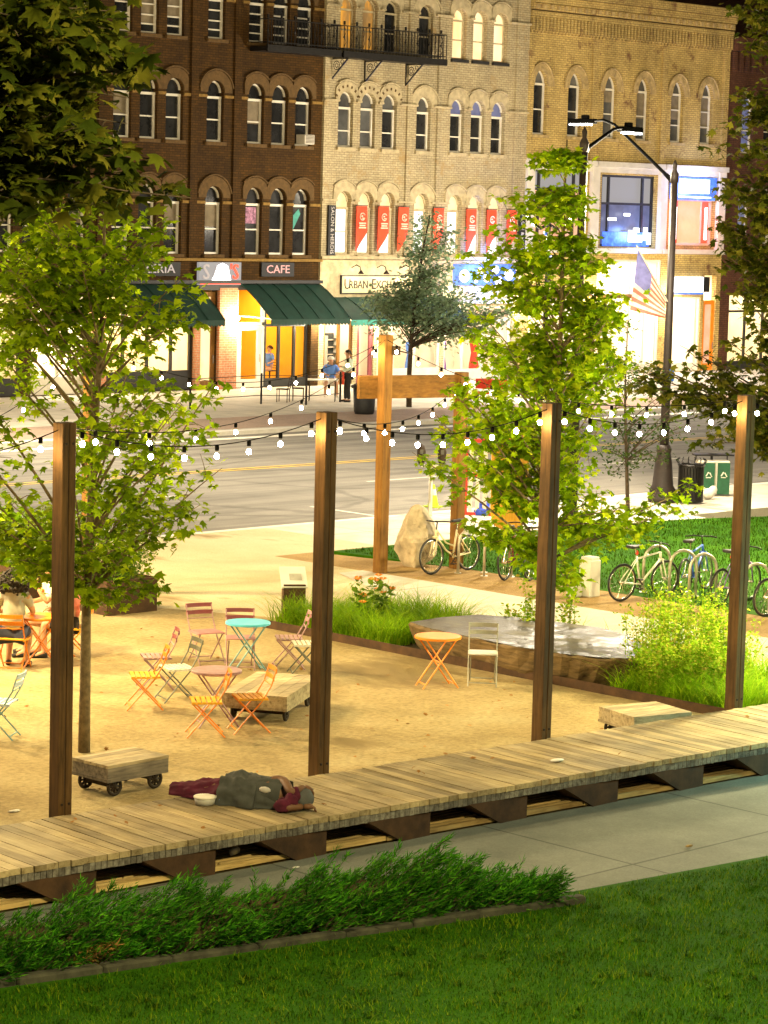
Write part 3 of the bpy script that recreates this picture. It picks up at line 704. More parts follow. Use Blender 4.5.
# ---- brown brick block with the cafe and the pizzeria
U0, U1 = 40.3, 67.2
brown = thing('brick_building', 'dark brown brick building with arched windows above the green cafe awnings', 'building', (54, FV, 0))
trip = [46.4, 52.62, 58.84, 65.06]; single = [43.3, 49.5, 55.72, 61.93]
cs = sorted([c+d for c in trip for d in (-1.18, 0, 1.18)]+single)
holes = []
for c in cs:
    holes += [opening(c, .40, 4.92, 6.95, 7.37), opening(c, .40, 8.96, 10.72, 11.14), opening(c, .40, 12.62, 14.15, 14.57)]
SH = [(63.12, 66.75), (61.3, 62.15), (57.0, 61.05), (53.8, 56.15), (49.5, 53.4), (45, 49)]
for a, b in SH: holes.append([(a, 0.02), (b, .02), (b, 3.62), (a, 3.62)])
wall(brown, U0, U1, 17.2, holes, 'brown_brick')
for c in cs:
    near = any(abs(c-t) < 1.3 for t in trip); cl = .588 if near else .8
    for zs, ztr, zsp, ap in ((4.92, 6.74, 6.95, 7.37), (8.96, 10.54, 10.72, 11.14), (12.62, 14.0, 14.15, 14.57)):
        top = zs > 12
        w = window(brown, c, .40, zs, ztr, zsp, ap, 'dark_glass', None, 'white_paint', .2, (.5,) if not top else (.47, .24, .74), True, 'brown_stone', cl, 'brown_stone', .07, .36)
        if rng.random() < .42 and not (zs < 5 and 63 < c < 67): hb = rng.uniform(.35, 1.0); AB(MB().box((c, FV+.212, ztr-.06-hb/2), (.64, .008, hb)), 'blind', 'blind', w, brown)
        if zs < 5 and abs(c-63.88) < .05:
            AB(MB().box((c-.02, FV+.205, 6.35), (.62, .012, .6)), 'curtain', plain('flag_curtain', (.4, .2, .3), .9, 0, .8, 9), w, brown)
        if zs < 5 and abs(c-66.24) < .05:
            AB(MB().vprism([(c-.3, 6.3), (c+.05, 6.62), (c+.15, 6.45), (c-.12, 6.0), (c-.3, 5.75)], FV+.2, FV+.212), 'pennant', 'teal_trim', w, brown)
for z in (6.78, 10.58, 14.02):
    xs = [U0]+[x for c in cs for x in (c-.42, c+.42)]+[U1]
    for i in range(0, len(xs), 2):
        if xs[i+1]-xs[i] > .05: AB(MB().box(((xs[i]+xs[i+1])/2, FV-.005, z), (xs[i+1]-xs[i], .09, .1)), 'stone_band', 'gold_stone', brown, brown)
for c in single:
    for s in (-1, 1): AB(MB().box((c+s*1.02, FV-.02, 10.4), (.34, .12, 11.4)), 'pilaster', 'brown_brick', brown, brown)
AB(MB().box(((U0+U1)/2, FV-.1, 4.72), (U1-U0, .24, .1)), 'ledge', 'gold_stone', brown, brown)
AB(MB().box(((U0+U1)/2, FV-.12, 3.92), (U1-U0, .3, .12)).box(((U0+U1)/2, FV-.06, 3.72), (U1-U0, .16, .2)), 'cornice', 'dark_frame', brown, brown)
AB(MB().box((53.8, FV-.2, 16.7), (U1-U0, .5, .5)), 'cornice', 'brown_stone', brown, brown)
for a, b, wm, pw, cc in ((63.0, 66.95, 'yellow_wall', 150, (1, .74, .3)), (57.0, 61.1, 'white_wall', 330, (1, .8, .45)), (53.7, 56.3, 'white_wall', 420, (1, .93, .8)), (49.4, 53.5, 'white_wall', 150, (1, .8, .5)), (44.9, 49.1, 'yellow_wall', 90, (1, .8, .5))):
    room(brown, a, b, .03, 3.66, 4.2, wm, 'dark_wood_floor', True, pw, cc)
AB(MB().box((63.85, FV+.1, 2.37), (1.4, .1, .12)).box((63.2, FV+.1, 1.85), (.12, .1, 3.6)).box((64.5, FV+.1, 1.85), (.12, .1, 3.6)), 'door_frame', 'white_paint', brown, brown)
door(brown, 63.27, 64.42, 2.3, 'pale_paint')
shopfront(brown, 64.56, 66.75, .03, 3.62, (65.32, 66.1), 'dark_frame', 2.3, .1, .3)
shopfront(brown, 57.0, 61.05, .03, 3.62, (57.9, 59.0, 60.1), 'dark_frame', 2.4, .1, .7)
shopfront(brown, 53.8, 56.15, .03, 3.62, (55.0,), 'pale_paint', 2.6, .1, .6)
shopfront(brown, 49.5, 53.4, .03, 3.62, (50.8, 52.1), 'dark_frame', 2.5, .1, .6)
shopfront(brown, 45, 49, .03, 3.62, (46.4, 47.7), 'dark_frame', 2.5, .1, .6)
door(brown, 61.3, 62.15, 3.55, 'gold_timber', 'warm_lit')
for u, w in ((62.62, .86), (61.17, .22), (56.58, .8)): AB(MB().box((u, FV-.07, 1.85), (w, .18, 3.7)), 'pier', 'red_brick', brown, brown)
AB(MB().box((66.98, FV-.05, 1.83), (.4, .14, 3.66)), 'pier', 'brown_brick', brown, brown)
awning(brown, 63.2, 67.15, 3.86, 2.62, 1.85)
awning(brown, 57.0, 61.0, 3.86, 2.62, 1.85)
# ---- signs on it
t = thing('fascia_sign', 'dark fascia sign reading PIZZERIA in pale letters', 'sign', (58.9, FV, 4.37))
AB(MB().box((58.9, FV-.06, 4.37), (2.9, .06, .5)), 'board', 'black_board', t, t)
ATX('PIZZERIA', 'lettering', .45, 'letter_white', facing(58.95, FV-.1, 4.37), t, t, .01, 1.25)
t = thing('fascia_sign', 'small dark sign reading CAFE over the awning', 'sign', (65.06, FV, 4.37))
AB(MB().box((65.06, FV-.06, 4.37), (1.62, .06, .52)), 'board', 'black_board', t, t)
ATX('CAFE', 'lettering', .42, 'pink_lit', facing(65.06, FV-.1, 4.37), t, t, .01, 1.2)
t = thing('lit_sign', 'glowing white sign with red neon S letters above the brick pier', 'sign', (62.12, FV, 4.2))
AB(MB().box((62.12, FV-.16, 4.22), (2.02, .12, .82)), 'board', 'grey_blind_lit', t, t)
AB(MB().vprism([(61.72, 3.98), (62.6, 3.98), (62.45, 4.5), (62.2, 4.6), (61.95, 4.5)], FV-.27, FV-.23), 'glow_panel', 'pure_white_lit', t, t)
ATX('S', 'lettering', .78, 'letter_white', facing(61.43, FV-.25, 4.26), t, t, .03, .95)
ATX("'S", 'lettering', .78, 'red_lit', facing(62.78, FV-.25, 4.26), t, t, .03, .85)
ATX('AM', 'lettering', .6, 'letter_white', facing(62.15, FV-.25, 4.26), t, t, .015, .9)
AB(MB().box((62.12, FV-.24, 3.86), (1.9, .06, .06)), 'neon_underline', 'red_lit', t, t)
# ---- air conditioner
t = thing('air_conditioner', 'grey box air conditioner sitting in an upper window of the brown building', 'air conditioner', (66.3, FV, 9.02))
AB(MB().box((66.3, FV-.08, 9.2), (.5, .5, .36)), 'case', 'pale_paint', t, t, False, .02)
m = MB()
for k in range(6): m.box((66.3, FV-.335, 9.08+k*.05), (.4, .014, .02))
AB(m, 'grille', 'iron', t, t)

# ---- cream brick block
U0, U1 = 67.2, 78.48
cream = thing('brick_building', 'cream brick building with red banners and arched windows in groups of three', 'building', (72.8, FV, 0))
cc = [68.42, 69.58, 70.74, 72.6, 74.48, 75.65, 76.83]
holes = []
for c in cc: holes += [opening(c, .39, 4.96, 6.95, 7.35), opening(c, .39, 9.0, 10.68, 11.08), opening(c, .39, 12.64, 14.2, 14.6)]
SHC = [(67.55, 69.1), (69.3, 70.2), (70.4, 73.9), (74.1, 78.0)]
for a, b in SHC: holes.append([(a, .02), (b, .02), (b, 2.95), (a, 2.95)])
wall(cream, U0, U1, 17.4, holes, 'cream_brick')
for i, c in enumerate(cc):
    cl = .577 if i != 3 else .8
    window(cream, c, .39, 4.96, 6.7, 6.95, 7.35, 'white_lit', 'cream_lit', 'cream_stone', .2, (.5,), True, 'cream_stone', cl, 'cream_stone', .075, .36, .05)
    window(cream, c, .39, 9.0, 10.46, 10.68, 11.08, 'dark_glass' if i not in (0, 1) else 'grey_glass', 'dim_blue_lit' if i >= 4 else 'grey_glass', 'white_paint', .2, (.42,), True, 'cream_stone', cl, 'cream_stone', .07, .38, .06)
    p = 'orange_lit' if i < 2 else ('warm_lit' if i > 3 else 'dark_glass')
    window(cream, c, .39, 12.64, 14.13, 14.2, 14.6, p, p, 'cream_stone', .2, (.5,), True, 'cream_stone', cl, 'dark_frame' if i > 3 else 'cream_stone', .06, .36, .06)
for u, w in ((67.4, .36), (71.76, .26), (73.4, .22), (78.1, .7)): AB(MB().box((u, FV-.03, 11.1), (w, .13, 12.4)), 'pilaster', 'cream_brick', cream, cream)
for z in (7.0, 10.72, 14.24):
    xs = [U0]+[x for c in cc for x in (c-.46, c+.46)]+[U1]
    for i in range(0, len(xs), 2): AB(MB().box(((xs[i]+xs[i+1])/2, FV-.06, z), (xs[i+1]-xs[i], .22, .07)), 'stone_band', 'cream_stone', cream, cream)
AB(MB().box((72.84, FV-.08, 4.84), (11.26, .2, .12)), 'ledge', 'cream_stone', cream, cream)
AB(MB().box((72.84, FV-.03, 3.95), (11.26, .1, 1.6)), 'fascia', 'cream_stone', cream, cream)
AB(MB().box((72.84, FV-.08, 3.1), (11.26, .16, .1)), 'ledge', 'pale_paint', cream, cream)
# dark blocks in place of the shade inside the moulded hoods' little holes
m = MB()
for c in cc[:3]:
    for k in range(1, 8):
        a = math.pi*k/8; x = c+.6*math.cos(a); z = 10.68+.6*math.sin(a)
        if abs(x-c) < .56: m.box((x, FV-.062, z), (.07, .03, .1), M4=Matrix.Rotation(-(a-math.pi/2), 3, 'Y'))
AB(m, 'hood_hole_shade', 'brown_stone', cream, cream)
room(cream, 67.3, 70.3, .03, 2.98, 3.5, 'white_wall', 'dark_wood_floor', True, 90, (1, .85, .68))
room(cream, 70.35, 74.0, .03, 2.98, 3.5, 'white_wall', 'dark_wood_floor', True, 90, (1, .82, .66))
room(cream, 74.05, 78.3, .03, 2.98, 3.5, 'white_wall', 'dark_wood_floor', True, 100, (1, .85, .75))
shopfront(cream, 67.55, 69.1, .03, 2.95, (68.4,), 'gold_timber', None, .1, .4)
door(cream, 69.3, 70.2, 2.5, 'maroon_paint')
shopfront(cream, 70.4, 73.9, .03, 2.95, (71.3, 72.5), 'pale_paint', 2.4, .1, .5)
shopfront(cream, 74.1, 78.0, .03, 2.95, (75.2, 76.4), 'pale_paint', 2.4, .1, .4)
awning(cream, 67.45, 73.9, 3.35, 2.55, 1.6, 'green_awning', 'teal_trim', 6)
# display goods in the shop windows
for i, (u, mt, g) in enumerate([(67.9, 'red_cloth', 'red and white display stand in the cream building shop window'), (68.75, 'grey_cloth', 'grey magazine rack in the cream building shop window')]):
    t = thing('display_stand', g, 'display', (u, FV+.9, .05)); m = MB()
    for k in range(6): m.box((0, 0, .25+k*.28), (.55, .3, .03)); m.box((0, .1, .36+k*.28), (.5, .04, .2))
    m.build('shelf', mt, t); MB().box((-.29, 0, .9), (.03, .3, 1.75)).box((.29, 0, .9), (.03, .3, 1.75)).build('side_panel', 'pale_paint', t)
for u, mt, lb in ((71.0, 'maroon_cloth', 'maroon dressed shop dummy'), (73.2, 'blue_shirt', 'blue dressed shop dummy'), (75.0, 'purple_bike', 'purple dressed shop dummy'), (76.9, 'red_cloth', 'red dressed shop dummy')):
    t = thing('shop_dummy', lb+' standing behind the street window', 'mannequin', (u, FV+1.0, .05))
    MB().lathe([(.02, 0), (.24, .02), (.2, .5), (.13, .95), (.2, 1.3), (.16, 1.45), (.05, 1.5)], seg=12).build('dress', mt, t, True)
    MB().lathe([(.045, 1.48), (.05, 1.56), (.1, 1.65), (.09, 1.76), (.03, 1.82)], seg=10).build('head', 'pale_paint', t, True)
# signs, banners
t = thing('fascia_sign', 'cream fascia sign reading URBAN EXCHANGE in black capitals', 'sign', (70.2, FV, 3.8))
AB(MB().box((70.2, FV-.11, 3.82), (3.86, .06, .7)), 'board', 'sign_cream', t, t)
AB(MB().box((70.2, FV-.13, 4.15), (3.9, .08, .04)).box((70.2, FV-.13, 3.48), (3.9, .08, .04)).box((68.27, FV-.13, 3.815), (.04, .08, .63)).box((72.13, FV-.13, 3.815), (.04, .08, .63)), 'frame', 'letter_black', t, t)
for s, u, sz in (('U', 68.58, .56), ('RBAN', 69.18, .43), ('E', 69.98, .56), ('XCHANGE', 71.06, .43)):
    ATX(s, 'lettering', sz, 'letter_black', facing(u, FV-.15, 3.8+(sz-.43)*.12), t, t, .008, .92)
for k, u in enumerate((68.85, 70.2, 71.5)):
    l = thing('gooseneck_lamp', ['black gooseneck lamp over the U of URBAN', 'black gooseneck lamp over the middle of the cream fascia sign', 'black gooseneck lamp behind the street tree, over the cream sign'][k], 'lamp', (u, FV, 4.35), 0, 'gooseneck lamps over the cream sign')
    MB().tube([(0, -.06, .1), (0, -.35, .22), (0, -.55, .15), (0, -.58, -.02)], .018, 6).build('arm', 'iron', l)
    MB().lathe([(.02, .05), (.06, .0), (.13, -.1)], (0, -.6, -.02), 10).build('lamp_shade', 'iron', l, True)
for k, u in enumerate((67.67, 78.28)):
    t = thing('vertical_sign', ['dark vertical sign reading SALON & HERDIS beside the brown building', 'dark vertical sign reading SALON & HERDIS beside the tan building'][k], 'sign', (u, FV, 5.87), 0, 'dark vertical salon signs')
    AB(MB().box((u, FV-.15, 5.86), (.36, .08, 1.88)), 'board', 'black_board', t, t)
    ATX('SALON & HERDIS', 'lettering', .25, 'letter_grey', facing(u, FV-.2, 5.86, R(-90)), t, t, .006, .93)
BL = ['red pointed banner with a white emblem, nearest the brown building', 'red pointed banner, middle of the left window group', 'red pointed banner left of the narrow single window', 'red pointed banner right of the narrow single window', 'red pointed banner, first in the window group behind the small tree', 'red pointed banner, middle one of the group behind the maple tip', 'red pointed banner next to the right vertical salon sign']
for k, u in enumerate((69.19, 70.36, 71.45, 73.4, 75.25, 76.42, 77.6)):
    t = thing('banner', BL[k], 'banner', (u, FV-.2, 5.9), 0, 'red banners on the cream building')
    n = 6; V = []; F = []
    m = MB()
    for s, y in ((0, -.012), (1, .012)):
        b = len(V)
        for i in range(n+1):
            f = i/n; x = -.28+.56*f; zb = -.82+.8*max(0, f-.08)
            for j in range(6): V.append((x, y+.03*math.sin(f*5+k)*(j/5), .9+(zb-.9)*j/5))
        for i in range(n):
            for j in range(5):
                q = (b+i*6+j, b+i*6+j+1, b+(i+1)*6+j+1, b+(i+1)*6+j); F.append(q if s == 0 else q[::-1])
    m.add(V, F).build('cloth', 'red_banner', t)
    m = MB().ring((0, -.06, .5), .13, .024, (0, 1, 0), 20, 4, .6, 5.8)
    m.box((-.03, -.06, .52), (.09, .02, .05)).box((.05, -.06, .44), (.14, .02, .04))
    for j, w in enumerate((.36, .3, .38)): m.box((0, -.06, .25-j*.085), (w, .02, .05))
    m.build('emblem', 'banner_ink', t); MB().bar((-.31, 0, .92), (.31, 0, .92), .03).build('rod', 'dark_frame', t)
t = thing('neon_sign', 'bright blue neon sign with glowing white blobs behind the street trees', 'sign', (76.2, FV, 4.2))
AB(MB().box((76.2, FV-.12, 4.2), (3.6, .1, .85)), 'board', 'blue_lit', t, t, False, .02)
m = MB()
for x, z, r in ((-1.25, -.05, .3), (-.35, .15, .17), (.05, -.12, .2), (.55, .2, .2), (.75, -.25, .22), (1.35, 0, .26), (-.6, -.2, .14)):
    m.ball((76.2+x, FV-.2, 4.2+z), (r, .03, r*.85), 10, 6)
AB(m, 'glow_panel', 'pure_white_lit', t, t, True)
# ---- iron balcony across both buildings
for k, (a, b, lb) in enumerate(((63.5, 67.12, 'black iron balcony under the top windows of the brown building'), (67.3, 72.75, 'black iron balcony with scroll brackets on the cream building'))):
    t = thing('balcony', lb, 'balcony', ((a+b)/2, FV, 12.35)); w = b-a; P = 1.0
    AB(MB().box(((a+b)/2, FV-P/2-.03, 12.36), (w, P, .16)).box(((a+b)/2, FV-P-.0, 12.38), (w+.05, .08, .24)), 'platform', 'black_metal', t, t)
    m = MB()
    for z in (12.6, 13.42): m.bar((a, FV-P, z), (b, FV-P, z), .035); m.bar((a+.02, FV-P, z), (a+.02, FV-.02, z), .035); m.bar((b-.02, FV-P, z), (b-.02, FV-.02, z), .035)
    n = int(w/.16)
    for i in range(n+1):
        u = a+w*i/n
        m.bar((u, FV-P, 12.45), (u, FV-P, 13.42), .022)
        if i % 2 == 0 and i < n: m.tube([(u, FV-P, 12.62), (u+.09, FV-P, 12.82), (u+.01, FV-P, 13.02), (u+.09, FV-P, 13.2), (u, FV-P, 13.4)], .014, 4)
        if i % 4 == 0: m.box((u, FV-P, 13.52), (.06, .06, .14)); m.ball((u, FV-P, 13.0), .045, 6, 4)
    for i in range(5): m.bar((b-.02, FV-P*i/5, 12.45), (b-.02, FV-P*i/5, 13.42), .022)
    AB(m, 'railing', 'black_metal', t, t)
    if k == 1:
        for u in (67.6, 69.35, 71.55):
            m = MB().bar((u, FV-.02, 11.45), (u, FV-.02, 12.28), .04).bar((u, FV-.03, 11.48), (u, FV-P+.05, 12.27), .045)
            m.bar((u, FV-.02, 12.25), (u, FV-P+.05, 12.25), .04)
            m.ring((u, FV-.3, 12.0), .16, .016, (1, 0, 0), 14, 4).ring((u, FV-.3, 12.0), .08, .014, (1, 0, 0), 10, 4).ring((u, FV-.6, 12.12), .08, .014, (1, 0, 0), 10, 4)
            AB(m, 'bracket', 'black_metal', t, t)

# ---- tan brick block at the right
U0, U1 = 78.48, 91.55
tan = thing('brick_building', 'tan brick building with narrow arched windows and a heavy brick cornice', 'building', (85, FV, 0))
tc = [79.3, 81.42, 83.66, 85.78, 88.07, 90.1]
holes = [opening(c, .42, 9.9, 11.85, 12.5) for c in tc]
SHT = [(78.95, 82.3, 5.4, 8.5), (83.3, 86.75, 5.4, 8.4), (87.75, 90.75, 5.5, 8.4), (79, 82.3, .02, 3.25), (83.2, 87.4, .02, 4.85), (87.9, 90.2, .02, 3.25), (90.4, 91.25, .02, 4.2)]
for a, b, c, d in SHT: holes.append([(a, c), (b, c), (b, d), (a, d)])
wall(tan, U0, U1, 15.3, holes, 'tan_brick')
for c in tc:
    f = window(tan, c, .42, 9.9, 11.93, 11.85, 12.5, 'dark_glass' if c < 82 else 'grey_glass', 'grey_glass', 'white_paint', .22, (.5,) if c < 87 else (.36, .68), True, 'tan_stone', .8, 'tan_stone', .07, .24, .07)
    if c > 83: hb = rng.uniform(.4, 1.3); AB(MB().box((c, FV+.232, 11.86-hb/2), (.68, .008, hb)), 'blind', 'blind', f, tan)
m = MB()
for z, pr, h in ((15.6, .42, .34), (15.28, .34, .26), (15.0, .25, .26), (14.72, .2, .2)): m.box(((U0+U1)/2, FV-pr/2, z), (U1-U0, pr, h))
for i in range(62):
    u = U0+.12+i*.211
    m.box((u, FV-.09, 14.32), (.11, .18, .56)); m.box((u, FV-.05, 14.0), (.11, .1, .1))
AB(m, 'cornice', 'tan_brick', tan, tan)
for i in range(31): AB(MB().box((U0+.2+i*.42, FV-.29, 15.0), (.16, .1, .16)), 'corbel', 'tan_stone', tan, tan)
for u in (78.62, 82.6, 87.1, 91.3): AB(MB().box((u, FV-.03, 11.4), (.36, .12, 5.1)), 'pilaster', 'tan_brick', tan, tan)
m = MB()
for u in (78.72, 82.75, 87.2, 91.2): m.box((u, FV-.08, 6.95), (.46, .22, 3.5))
for a, b in ((78.5, 82.7), (82.8, 87.15), (87.25, 91.5)): m.box(((a+b)/2, FV-.12, 8.82), (b-a, .3, .22)); m.box(((a+b)/2, FV-.06, 8.6), (b-a, .18, .24)); m.box(((a+b)/2, FV-.1, 5.22), (b-a, .26, .2))
AB(m, 'shop_surround', 'pale_paint', tan, tan)
for a, b, c, d, up, lo, tr in ((78.95, 82.3, 5.4, 8.5, 'grey_blind_lit', 'salmon_lit', 7.7), (83.3, 86.75, 5.4, 8.4, 'grey_blind_lit', 'dim_blue_lit', 7.2), (87.75, 90.75, 5.5, 8.4, 'blue_lit', 'peach_lit', 7.45)):
    m = MB(); y = FV+.12
    for x in (a+.05, a+(b-a)*.16, a+(b-a)*.8, b-.05): m.box((x, y, (c+d)/2), (.1, .12, d-c))
    for z in (c+.05, tr, d-.05): m.box(((a+b)/2, y-.003, z), (b-a, .11, .1))
    f = AB(m, 'shop_window', 'dark_frame' if a < 87 else 'pale_paint', tan, tan)
    AB(MB().box(((a+b)/2, y+.05, (c+tr)/2), (b-a, .03, tr-c)), 'pane', lo, f, tan)
    AB(MB().box(((a+b)/2, y+.053, (tr+d)/2), (b-a, .03, d-tr)), 'pane', up, f, tan)
for a, b, z1, pw in ((78.6, 82.7, 3.3, 160), (82.9, 87.6, 4.9, 520), (87.7, 91.45, 4.3, 420)):
    room(tan, a, b, .03, z1, 4, 'white_wall', 'pale_paint', True, pw, (1, .92, .8))
shopfront(tan, 79, 82.3, .03, 3.25, (80.1, 81.2), 'pale_paint', 2.6)
shopfront(tan, 83.2, 87.4, .03, 4.85, (84.3, 85.4, 86.4), 'pale_paint', 3.35)
shopfront(tan, 87.9, 90.2, .03, 3.25, (89.9,), 'white_paint')
door(tan, 90.4, 91.25, 3.1, 'orange_paint', 'salmon_lit')
AB(MB().box((82.8, FV-.06, 3.3), (8.2, .16, .16)), 'lintel', 'gold_timber', tan, tan)
t = thing('lit_sign', 'long white backlit shop sign over the brightest shopfront', 'sign', (89.1, FV, 3.8))
AB(MB().box((88.95, FV-.14, 3.8), (2.3, .14, .66)), 'board', 'sign_white_lit', t, t, False, .02)
AB(MB().box((90.35, FV-.1, 3.8), (.5, .1, .66)), 'end_panel', 'dark_frame', t, t); AB(MB().box((88.95, FV-.15, 3.42), (2.3, .12, .08)), 'lower_edge', 'blue_lit', t, t)
t = thing('lit_sign', 'white sign panel in a glowing blue frame above the red neon strips', 'sign', (89.25, FV, 8.0))
AB(MB().box((89.25, FV-.14, 7.95), (3.0, .16, 1.0)), 'frame', 'blue_lit', t, t, False, .03)
AB(MB().box((89.15, FV-.24, 8.05), (2.05, .05, .6)), 'panel', 'sign_white_lit', t, t)
AB(MB().box((89.2, FV-.24, 7.58), (2.2, .05, .06)), 'tube', 'sign_white_lit', t, t)
for k, u in enumerate((88.02, 90.1)):
    t = thing('neon_strip', ['red vertical neon strip just right of the street lamp pole', 'red vertical neon strip next to the dark tree'][k], 'sign', (u, FV, 6.5), 0, 'red neon strips by an upper window')
    AB(MB().box((u, FV-.12, 6.5), (.34, .08, 1.8)), 'board', 'red_lit', t, t)
    AB(MB().box((u, FV-.18, 6.45), (.12, .04, 1.4)), 'tube', 'pure_white_lit', t, t)
t = thing('neon_sign', 'blue and white neon shapes low in the wide upper window', 'sign', (85.2, FV, 5.9))
AB(MB().box((84.95, FV-.02, 5.72), (3.0, .05, .6)), 'board', 'blue_lit', t, t)
m = MB()
for x, z, a, b in ((85.3, 5.85, .5, .5), (85.75, 5.75, .35, .3), (86.15, 5.95, .22, .55), (85.55, 6.1, .35, .2), (86.4, 5.75, .2, .5), (84.9, 6.75, .35, .12), (83.95, 6.55, .5, .12)): m.box((x, FV-.08, z), (a, .05, b))
AB(m, 'glow_panel', 'sign_white_lit', t, t)
# ---- dark brick neighbour at the far right
dk = thing('brick_building', 'dark reddish brick building at the far right behind the tree', 'building', (100, FV, 0))
ds = [93.0, 94.6, 97.4, 99, 101.8, 103.4]
holes = [opening(c, .42, 9.6, 11.7, 12.1) for c in ds]+[opening(c, .42, 5.6, 7.7, 8.1) for c in ds]+[[(92.2, .02), (96, .02), (96, 3.4), (92.2, 3.4)], [(97, .02), (104, .02), (104, 3.4), (97, 3.4)]]
wall(dk, 91.55, 112, 14.6, holes, 'dark_brick')
for c in ds:
    for zs, ztr, zsp, ap in ((9.6, 11.6, 11.7, 12.1), (5.6, 7.6, 7.7, 8.1)): window(dk, c, .42, zs, ztr, zsp, ap, 'dim_blue_lit' if c == 93.0 else 'dark_glass', None, 'white_paint', .2, (.5,), True, 'dark_brick', .7, 'brown_stone')
m = MB().box((101.7, FV-.2, 14.3), (20.2, .4, .6))
for i in range(46): m.box((91.8+i*.44, FV-.08, 13.55), (.2, .16, .85))
AB(m, 'cornice', 'dark_brick', dk, dk)
room(dk, 92, 96.2, .03, 3.5, 4, 'white_wall', 'pale_paint', True, 160, (1, .85, .6)); room(dk, 96.8, 104.2, .03, 3.5, 4, 'white_wall', 'pale_paint', True, 160, (1, .85, .6))
shopfront(dk, 92.2, 96, .03, 3.4, (93.5, 94.8), 'dark_frame', 2.6); shopfront(dk, 97, 104, .03, 3.4, (99, 101, 102.5), 'dark_frame', 2.6)
bk = thing('brick_building', 'tall dark brick building rising behind the tan cornice', 'building', (97, 92, 0))
AB(MB().box((97, 98, 11.5), (44, 14, 23)), 'wall', 'dark_brick', bk, bk)
for i in range(6): AB(MB().box((80+i*6, 90.96, 18.4), (1.0, .06, 2.0)), 'window', 'dark_glass', bk, bk)
AB(MB().box((97, 90.8, 22.8), (44.2, .6, .5)), 'cornice', 'brown_stone', bk, bk)
# ------------------------------------------------------------------ boardwalk
vf = lambda u: 19.30-(u-14.13)*.0669
vb = lambda u: 20.79-(u-15.2)*.058
rr = random.Random(5)
t = thing('boardwalk', 'long raised timber boardwalk of cross planks between plaza and path', 'boardwalk', (20, 19.8, 0))
def TB(mb, name, mat, parent, root, smooth=False, bevel=0.): return AB(mb, name, mat, parent, root, smooth, bevel)
m = MB(); u = 6.; me_ = MB()
while u < 38:
    w = .138+rr.uniform(-.004, .004); a, b = vf(u+w/2)+rr.uniform(-.012, .012), vb(u+w/2)
    zt = .4+rr.uniform(-.004, .004)
    m.box((u+w/2, (a+b)/2, zt-.03), (w-.009, b-a, .06), -.062)
    u += .138
TB(m, 'planks', 'deck', t, t)
m = MB(); u = 6.
while u < 38:
    a = vf(u)+.012; m.box((u, a+.05, .297), (.062, .1, .076+rr.uniform(0, .012)), -.062); u += .069
TB(m, 'edge_blocks', 'deck_edge', t, t)
m = MB()
for off in (.2, .75, 1.3): m.bar((6, vf(6)+off, .29), (38, vf(38)+off, .29), .07, .08)
TB(m, 'joist', 'iron', t, t)
for k in range(-5, 15):
    u = 15.25+1.43*k; w = .34; m = MB()
    a, b = vf(u)+.05, vb(u)-.05
    sh = [(u-.92, .262), (u, .262), (u, -.03), (u-.40, -.03), (u-.44, .0)]
    m.vprism(sh, a, b-.15)
    m.box((u-.46, a+.5, .275), (1.02, .8, .02), -.062)
    TB(m, 'support', 'corten', t, t)
t = thing('slatted_floor', 'low floor of thin wooden slats under the boardwalk', 'slats', (20, 19.3, 0))
m = MB()
for k in range(15):
    u = 6.
    while u < 38:
        L = rr.uniform(2.5, 4); m.box((u+L/2, vf(u+L/2)+.1+k*.1, .03+rr.uniform(-.003, .003)), (L-.01, .046, .05), -.065); u += L
TB(m, 'slat', 'slats', t, t)

# ------------------------------------------------------------------ posts
FP = [G(58, 816, .4), G(318, 775, .4), G(542, 740, .4), G(735, 708, .4)]
FP = [Vector((p.x+max(0, vb(p.x)+.13-p.y)*.986, max(p.y, vb(p.x)+.13), 0)) for p in FP]
d = (FP[3]-FP[0])/3
POSTS = [FP[0]-d]+FP+[FP[3]+d]
PL = ['', 'dark timber post nearest the camera, left of the sleeping person', 'dark timber post just behind the sleeping person', 'dark timber post in front of the leafy central maple', 'dark timber post among the feathery shrubs, furthest along the boardwalk', '']
for k, p in enumerate(POSTS):
    t = thing('timber_post', PL[k] or 'dark timber post of the same row as the others, beyond the picture', 'post', (p.x, p.y, 0), -.03, 'dark timber posts along the boardwalk')
    for s in (-1, 1): MB().box((s*.045, 0, 2.2), (.08, .17, 4.42)).build('timber', 'post_timber', t, False, .006)
    MB().box((0, 0, 2.19), (.03, .14, 4.4)).build('steel_core', 'iron', t)
    m = MB()
    for z in (.5, 4.2):
        for s in (-.05, .05): m.lathe([(.014, 0), (.014, .012)], (s*.9, -.085, z), 6, (0, -1, 0))
    m.build('bolt', 'iron', t)
PTOP = [Vector((p.x, p.y, 4.36)) for p in POSTS]
R0, R1, R2 = G(88, 592), G(380, 573), G(456, 568)
t = thing('timber_post', 'golden timber post rising behind the left maple tree', 'post', R0)
for s in (-1, 1): MB().box((s*.05, 0, 2.2), (.09, .19, 4.4)).build('timber', 'gold_timber', t, False, .008)
MB().box((0, 0, 2.19), (.05, .2, 4.38)).build('steel_core', 'iron', t)
t = thing('timber_gateway', 'golden timber gateway of a tall and a short post joined by a beam', 'gateway', R1)
for p, h in ((R1, 4.38), (R2, 3.68)):
    MB().box((p.x-R1.x, p.y-R1.y, h/2), (.21, .19, h)).build('post', 'gold_timber', t, False, .01)
dd = (R2-R1).normalized(); a, b = -dd*.45, (R2-R1)
M['gold_timber_x'] = wood('gold_timber_x', (.19, .088, .017), (.27, .135, .027), 'X', 0, .75, (.1, .048, .012))
